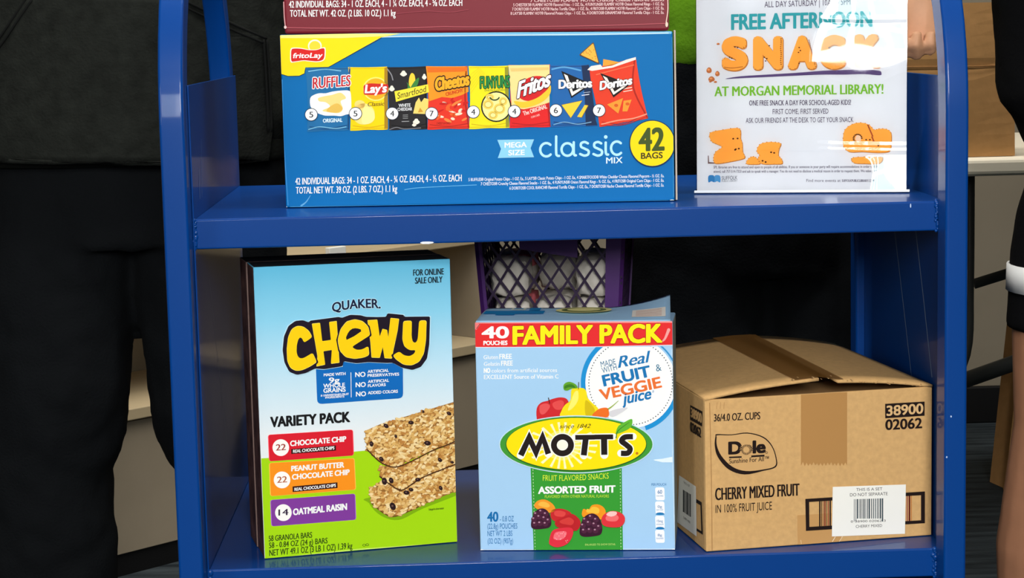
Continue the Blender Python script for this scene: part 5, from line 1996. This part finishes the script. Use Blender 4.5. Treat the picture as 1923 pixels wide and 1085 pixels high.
# ---------------------------------------------------------------- people
def cloth_tex(name, size, depth=2):
    t = bpy.data.textures.new(name, 'CLOUDS')
    t.noise_scale = size
    t.noise_depth = depth
    return t


T_BIG, T_FINE = cloth_tex('cloth_folds', 0.11), cloth_tex('cloth_creases', 0.035)


def remesh(o, vox, big=0.0, fine=0.0, sm=4):
    r = o.modifiers.new('r', 'REMESH')
    r.mode = 'VOXEL'
    r.voxel_size = vox
    r.use_smooth_shade = True
    s_ = o.modifiers.new('sm', 'SMOOTH')
    s_.iterations = sm
    s_.factor = .5
    for t, k in ((T_BIG, big), (T_FINE, fine)):
        if k:
            d = o.modifiers.new('d', 'DISPLACE')
            d.texture = t
            d.texture_coords = 'LOCAL'
            d.strength = k
            d.mid_level = .5
    return o


def hand(bm, wrist, dirn, side, palm_n, size=1.0, curl=0.0):
    """palm, four fingers of unequal length with knuckle bends, thumb from the side of the palm"""
    w = Vector(wrist)
    d = Vector(dirn).normalized()
    n = Vector(palm_n).normalized()
    s_ = d.cross(n).normalized() * side
    K_ = size
    tube(bm, [w - d * .02, w, w + d * .045 * K_, w + d * .088 * K_], [.024 * K_, .026 * K_, .038 * K_, .036 * K_], 12, .55, up=n)
    for i, (o_, ln) in enumerate(((.028, .068), (.010, .078), (-.010, .072), (-.028, .056))):
        b = w + d * (.082 + (.004 if i in (1, 2) else 0)) * K_ + s_ * o_ * K_
        pts = [b - d * .02 * K_, b]
        ang = 0
        c = b
        for seg, f in ((.42, .9), (.32, 1.25), (.26, .9)):
            ang += curl * f
            c = c + (d * math.cos(ang) + n * math.sin(ang)) * ln * seg * K_
            pts.append(c)
        tube(bm, pts, [.0095 * K_, .0098 * K_, .0088 * K_, .0082 * K_, .0066 * K_], 10, 1, up=s_)
    b = w + d * .022 * K_ + s_ * .028 * K_
    t1 = b + (d * .6 + s_ * .75 + n * .25).normalized() * .036 * K_
    t2 = t1 + (d * .95 + s_ * .15 + n * (.3 + curl * .3)).normalized() * .030 * K_
    t3 = t2 + (d * .95 - s_ * .15 + n * (.3 + curl * .4)).normalized() * .026 * K_
    tube(bm, [w + d * .01, b, t1, t2, t3], [.014 * K_, .014 * K_, .0115 * K_, .0105 * K_, .0075 * K_], 10, 1, up=n)


def person(label, J, skin, hair):
    """skin as one continuous figure; J holds joint positions"""
    bm = bmesh.new()
    cx, cy = J['c']
    sc = J['h'] / 1.72
    Z = lambda z: z * sc
    loft(bm, [(cx, cy, Z(.80), .122, .085), (cx, cy, Z(.92), .132, .09), (cx, cy, Z(1.08), .13, .09), (cx, cy, Z(1.25), .155, .10), (cx, cy, Z(1.38), .165, .085), (cx, cy, Z(1.44), .09, .06), (cx, cy, Z(1.50), .055, .055), (cx, cy - .01, Z(1.54), .055, .06)], 24)
    # head with brow, nose and chin
    hz = Z(1.60)
    loft(bm, [(cx, cy - .02, hz - .10, .035, .045), (cx, cy - .025, hz - .075, .058, .072), (cx, cy - .018, hz - .03, .070, .090), (cx, cy - .012, hz + .02, .076, .098), (cx, cy - .005, hz + .065, .072, .092), (cx, cy, hz + .10, .050, .065), (cx, cy, hz + .118, .02, .03)], 24)
    tube(bm, [(cx, cy - .105, hz + .01), (cx, cy - .122, hz - .025), (cx, cy - .10, hz - .03)], [.009, .014, .010], 8)
    for s_ in (-1, 1):
        tube(bm, [(cx + s_ * .072, cy, hz + .015), (cx + s_ * .083, cy + .012, hz), (cx + s_ * .074, cy, hz - .03)], [.010, .015, .009], 8)
        sh = (cx + s_ * .165, cy, Z(1.36))
        el, wr = J['el'][s_], J['wr'][s_]
        tube(bm, [(cx + s_ * .11, cy, Z(1.38)), sh, Vector(sh).lerp(Vector(el), .5), el, Vector(el).lerp(Vector(wr), .4), wr], [.05, .055, .046, .040, .040, .026], 14)
        d = Vector(wr) - Vector(el)
        hd = J.get('hd', {}).get(s_, d)
        hand(bm, wr, hd, J.get('thumb', {}).get(s_, s_), J.get('pn', {}).get(s_, Vector((-s_, 0, 0))), J.get('hs', .95), J.get('curl', {}).get(s_, .35))
        kn, an = J['kn'][s_], J['an'][s_]
        hp = (cx + s_ * .085, cy, Z(.86))
        pts = [hp] + J.get('thigh', {}).get(s_, [Vector(hp).lerp(Vector(kn), .5)]) + [kn] + J.get('calf', {}).get(s_, [Vector(kn).lerp(Vector(an), .35)]) + [an]
        tube(bm, pts, J.get('lr', [.085, .078, .056, .058, .036]), 16, up=(0, 1, 0))
        tube(bm, [Vector(an) + Vector((0, .02, -.02)), Vector(an) + Vector((0, -.05, -.055)), Vector(an) + Vector((s_ * .015, -.15, -.068))], [.036, .040, .026], 12, .7)
    o = obj('person', bm, skin, None, True)
    remesh(o, J.get('vox', .0055), 0, 0, 1 if 'vox' in J else 3)
    tag(o, label, 'person')
    bm = bmesh.new()
    loft(bm, [(cx, cy + .03, hz - .06, .075, .065), (cx, cy + .022, hz + .0, .086, .088), (cx, cy + .012, hz + .06, .084, .098), (cx, cy + .004, hz + .105, .062, .078), (cx, cy, hz + .13, .02, .025)], 24)
    h_ = obj('hair', bm, hair, o, True)
    for s_ in (-1, 1):
        bm = bmesh.new()
        an = Vector(J['an'][s_])
        tube(bm, [an + Vector((0, .05, -.05)), an + Vector((0, -.02, -.045)), an + Vector((s_ * .01, -.10, -.055)), an + Vector((s_ * .018, -.185, -.062))], [.040, .046, .046, .030], 14, .85)
        bm2 = obj('shoe', bm, mat((30, 30, 34), .6, .3, 'dark_shoe'), o, True)
        remesh(bm2, .007)
    return o


HAIR = mat((40, 30, 24), .6, .3, 'dark_hair')

# --- person in the black hoodie, left, standing behind the cart
ax, ay = -0.168, 0.745
A = person('person in a black hoodie and black trousers behind the left end of the cart', dict(c=(ax, ay), h=1.70,
           el={-1: (ax - .285, ay + .02, 1.08), 1: (ax + .285, ay + .02, 1.08)}, wr={-1: (ax - .27, ay + .10, .86), 1: (ax + .25, ay + .13, .83)},
           kn={-1: (ax - .134, ay, .47), 1: (ax + .135, ay, .47)}, an={-1: (ax - .132, ay + .01, .09), 1: (ax + .17, ay + .01, .09)}, lr=[.08, .07, .05, .054, .036]), SKIN, HAIR)
hem = at_y(150, 308, ay - .135).z
bm = bmesh.new()
loft(bm, [(ax, ay, hem + .012, .205, .118, 2.4), (ax, ay, hem + .05, .238, .138, 2.4), (ax, ay, hem + .13, .245, .142, 2.3), (ax, ay, 1.0, .225, .135, 2.3), (ax, ay, 1.15, .22, .13), (ax, ay, 1.30, .215, .125), (ax, ay, 1.39, .17, .10), (ax, ay, 1.45, .09, .085), (ax, ay, 1.50, .075, .08)], 40)
for s_ in (-1, 1):
    tube(bm, [(ax + s_ * .10, ay, 1.37), (ax + s_ * .20, ay, 1.33), (ax + s_ * .25, ay + .01, 1.2), (ax + s_ * .285, ay + .02, 1.08), (ax + s_ * .275, ay + .06, .95), (ax + s_ * .252, ay + .115, .80)], [.08, .085, .078, .074, .066, .055], 18)
hd_ = obj('hoodie', bm, HOOD, A, True)
remesh(hd_, .007, .018, .006, 5)
bm = bmesh.new()
loft(bm, [(ax, ay, hem - .006, .206, .118, 2.4), (ax, ay, hem, .213, .124, 2.4), (ax, ay, hem + .04, .216, .126, 2.4), (ax, ay, hem + .046, .208, .12, 2.4)], 48)
obj('hem_band', bm, mat((24, 26, 23), .95, .08, 'black_rib', bump=.8, bscale=160), A, True)


def torso_y(x, z):
    rx, ry = .241, .140
    u = min(.98, abs(x - ax) / rx)
    return ay - ry * (1 - u ** 2.3) ** (1 / 2.3)


def pp(px, py):
    p = at_y(px, py, ay - .14)
    for _ in range(3):
        p = at_y(px, py, torso_y(p.x, p.z))
    return p


# kangaroo pocket: padded patch with double stitched openings
out = [(58, -8), (350, 2), (430, 38), (504, 72), (508, 150), (512, 246), (505, 300), (250, 306), (-100, 292), (-95, 190), (-40, 130), (4, 70)]
bm = bmesh.new()
P2 = [pp(*q) for q in out]
tri = tessellate_polygon([[Vector((q[0], q[1], 0)) for q in out]])
vs = [bm.verts.new(p + Vector((0, -.013, 0))) for p in P2]
for t in tri:
    bm.faces.new([vs[i] for i in t])
bmesh.ops.subdivide_edges(bm, edges=list(bm.edges), cuts=4, use_grid_fill=True)
bmesh.ops.triangulate(bm, faces=list(bm.faces))
for v in bm.verts:
    v.co.y = torso_y(v.co.x, v.co.z) - .011 - .0015 * math.sin(v.co.x * 40) * math.sin(v.co.z * 33)
bmesh.ops.recalc_face_normals(bm, faces=list(bm.faces))
pk = obj('kangaroo_pocket', bm, HOOD, A, True)
sd = pk.modifiers.new('s', 'SOLIDIFY')
sd.thickness = .006
sd.offset = 0
for seam in ([(58, -8), (30, 32), (4, 70), (-40, 130)], [(350, 2), (400, 26), (450, 50), (503, 72)], [(503, 74), (508, 150), (512, 246)]):
    for off in (0, 9):
        bm = bmesh.new()
        pts = [pp(x - off * (.7 if x > 300 else -.7), y + off * (.9 if seam[0][0] != 503 else 0)) + Vector((0, -.0145, 0)) for x, y in seam]
        tube(bm, smooth_path(pts, 6), .0017, 6)
        obj('seam', bm, mat((20, 21, 20), .95, .08, 'black_thread'), A, True)


def legs(bm, L_):
    for pts, rad in L_:
        tube(bm, smooth_path(pts, 3), [r for r in sum([[a + (b - a) * k / 3 for k in range(3)] for a, b in zip(rad, rad[1:])], []) + [rad[-1]]], 22, 1.0, up=(0, 1, 0))


bm = bmesh.new()
loft(bm, [(ax, ay, .68, .195, .11), (ax, ay, .76, .205, .115), (ax, ay, .90, .195, .11), (ax, ay, .98, .15, .09)], 32)
xg = lambda px, py: at_y(px, py, ay - .03)
legs(bm, [
    ([(ax - .09, ay, .80), (xg(253, 664).x - .105, ay, .60), (xg(232, 790).x - .100, ay, xg(232, 790).z), (xg(204, 880).x - .094, ay, xg(204, 880).z), (xg(209, 1030).x - .093, ay, .22), (xg(205, 1085).x - .086, ay, .10)], [.10, .107, .100, .094, .093, .092]),
    ([(ax + .09, ay, .80), (xg(256, 664).x + .107, ay, .60), (xg(272, 770).x + .105, ay, xg(272, 770).z), (xg(302, 830).x + .098, ay, xg(302, 830).z), (xg(334, 885).x + .094, ay, xg(334, 885).z), (xg(345, 1085).x + .09, ay, .10)], [.10, .107, .102, .096, .093, .09]),
])
tr = obj('trousers', bm, PANT, A, True)
remesh(tr, .008, .020, .007, 4)

# --- person in green, centre right behind the cart, fist on the hip
bx, by_ = 0.692, 0.715
HZ = at_y(1710, 6, .575)
GREEN = mat((96, 146, 20), .85, .15, 'green_jersey', bump=.4, bscale=200, noise=.12, nscale=20)
B = person('person in a green top and black trousers, fist at the hip behind the flyer', dict(c=(bx, by_), h=1.70,
           el={-1: (bx - .27, by_ + .06, 1.10), 1: (bx + .30, by_ - .02, 1.16)}, wr={-1: (bx - .27, by_ + .02, .90), 1: (HZ.x + .012, .585, HZ.z + .030)},
           hd={1: Vector((-.10, -.02, -1))}, pn={1: Vector((-.35, -1, 0))}, thumb={1: 1}, curl={1: 1.05, -1: .3}, hs=.93, vox=.0042,
           kn={-1: (bx - .10, by_, .47), 1: (bx + .10, by_, .47)}, an={-1: (bx - .10, by_ + .02, .09), 1: (bx + .10, by_ + .02, .09)}), SKIN, HAIR)
gz = at_y(1285, 127, by_ - .115).z
bm = bmesh.new()
loft(bm, [(bx, by_, gz, .160, .115, 2.3), (bx, by_, gz + .02, .163, .118, 2.3), (bx, by_, gz + .12, .163, .118, 2.3), (bx, by_, 1.12, .165, .12), (bx, by_, 1.28, .185, .12), (bx, by_, 1.37, .18, .10), (bx, by_, 1.44, .10, .075), (bx, by_, 1.48, .075, .07)], 36)
for s_, el in ((-1, (bx - .27, by_ + .06, 1.10)), (1, (bx + .30, by_ - .02, 1.16))):
    e = Vector(el)
    sh = Vector((bx + s_ * .165, by_, 1.35))
    tube(bm, [(bx + s_ * .10, by_, 1.36), sh, sh.lerp(e, .45), sh.lerp(e, .6)], [.06, .07, .064, .062], 16)
gr = obj('green_top', bm, GREEN, B, True)
remesh(gr, .006, .014, .004, 4)
MARO = mat((74, 26, 30), .8, .15, 'maroon_knit', bump=.5, bscale=200)
for s_, el, wr in ((-1, Vector((bx - .27, by_ + .06, 1.10)), Vector((bx - .27, by_ + .02, .91))), (1, Vector((bx + .30, by_ - .02, 1.16)), Vector((HZ.x + .010, .588, at_y(1715, 5, .585).z)))):
    sh = Vector((bx + s_ * .165, by_, 1.35))
    bm = bmesh.new()
    tube(bm, [sh.lerp(e if False else el, .5), el, el.lerp(wr, .5), wr], [.058, .060, .052, .041], 18)
    sv = obj('sleeve', bm, MARO, B, True)
    remesh(sv, .006, .008, .003, 3)
bm = bmesh.new()
loft(bm, [(bx, by_, .62, .175, .115), (bx, by_, .76, .185, .12), (bx, by_, .90, .176, .118), (bx, by_, .96, .150, .105)], 32)
legs(bm, [([(bx + s_ * .085, by_, .82), (bx + s_ * .092, by_, .6), (bx + s_ * .095, by_, .4), (bx + s_ * .10, by_, .11)], [.10, .105, .098, .088]) for s_ in (-1, 1)])
tr = obj('trousers', bm, PANT, B, True)
remesh(tr, .008, .016, .005, 4)

# --- person at the right edge: black top, black shorts with a white band
cx_, cy_ = 1.175, 0.46
yl = cy_ - .03
kx = at_y(1918, 810, yl)
C = person('person in black shorts with a white band at the right edge of the photo', dict(c=(cx_, cy_), h=1.70,
           el={-1: (cx_ - .30, cy_ + .04, 1.10), 1: (cx_ + .30, cy_ + .04, 1.10)}, wr={-1: (cx_ - .12, cy_ - .17, 1.04), 1: (cx_ + .30, cy_ - .02, .88)},
           kn={-1: (kx.x + .055, cy_, kx.z), 1: (cx_ + .14, cy_, .46)}, an={-1: (kx.x + .030, cy_ + .03, .09), 1: (cx_ + .14, cy_ + .03, .09)},
           thigh={-1: [(at_y(1911, 700, yl).x + .068, cy_, .60)], 1: [(cx_ + .12, cy_, .62)]},
           calf={-1: [(at_y(1893, 1075, yl).x + .060, cy_ + .02, .275)], 1: [(cx_ + .14, cy_ + .02, .3)]},
           lr=[.062, .068, .055, .061, .036], hd={-1: Vector((.9, -.3, -.1))}, pn={-1: Vector((0, .3, -1))}), SKIN2, HAIR)
BT = mat((9, 9, 11), .92, .08, 'black_jersey', bump=.4, bscale=220)
bm = bmesh.new()
e0, e1, e2 = at_y(1882, 0, cy_ - .04), at_y(1899, 190, cy_ - .04), at_y(1938, 296, cy_ - .04)
W0, W1 = cx_ - e0.x, cx_ - e1.x
loft(bm, [(cx_, cy_, e2.z - .012, cx_ - e2.x - .05, .11), (cx_, cy_, e2.z + .008, cx_ - e2.x - .004, .125), (cx_, cy_, e2.z + .045, (cx_ - e2.x) * .5 + W1 * .5 - .004, .13), (cx_, cy_, e1.z, W1, .135), (cx_, cy_, e0.z, W0, .138), (cx_, cy_, 1.15, W0 - .005, .135), (cx_, cy_, 1.30, .21, .12), (cx_, cy_, 1.38, .165, .10), (cx_, cy_, 1.46, .085, .075)], 36)
for s_, el, wr in ((-1, (cx_ - .30, cy_ + .04, 1.10), (cx_ - .12, cy_ - .17, 1.04)), (1, (cx_ + .30, cy_ + .04, 1.10), (cx_ + .30, cy_ - .02, .88))):
    e, sh = Vector(el), Vector((cx_ + s_ * .17, cy_, 1.34))
    tube(bm, [(cx_ + s_ * .10, cy_, 1.36), sh, sh.lerp(e, .5), e, e.lerp(Vector(wr), .6), Vector(wr)], [.07, .078, .07, .06, .05, .04], 16)
bt = obj('black_top', bm, BT, C, True)
remesh(bt, .007, .012, .004, 4)
bm = bmesh.new()
loft(bm, [(cx_, cy_, .70, .145, .11), (cx_, cy_, .80, .15, .115), (cx_, cy_, .92, .15, .11)], 32)
hx0, hx1 = at_y(1905, 632, yl), at_y(1917, 430, yl)
rw = .088
legs(bm, [([(cx_ - .07, cy_, .82), (hx1.x + rw + .004, cy_, hx1.z), (hx0.x + rw + .002, cy_, hx0.z + .03), (hx0.x + rw, cy_, hx0.z)], [.085, rw, rw, rw]), ([(cx_ + .085, cy_, .82), (cx_ + .11, cy_, hx1.z), (cx_ + .13, cy_, hx0.z)], [.10, rw, rw])])
sh_ = obj('shorts', bm, BT, C, True)
remesh(sh_, .006, 0, 0, 2)
b0, b1 = at_y(1910, 556, yl), at_y(1912, 506, yl)
for c0, c1, m_ in (((b0.x + rw, b0.z), (b1.x + rw, b1.z), None), ((cx_ + .127, b0.z), (cx_ + .118, b1.z), None)):
    bm = bmesh.new()
    tube(bm, [(c0[0], cy_, c0[1]), ((c0[0] + c1[0]) / 2, cy_, (c0[1] + c1[1]) / 2), (c1[0], cy_, c1[1])], rw + .003, 28, up=(0, 1, 0), cap=False)
    bd_ = obj('white_band', bm, mat((222, 222, 220), .85, .1, 'white_knit'), C, True)
    bd_.modifiers.new('s', 'SOLIDIFY').thickness = .003
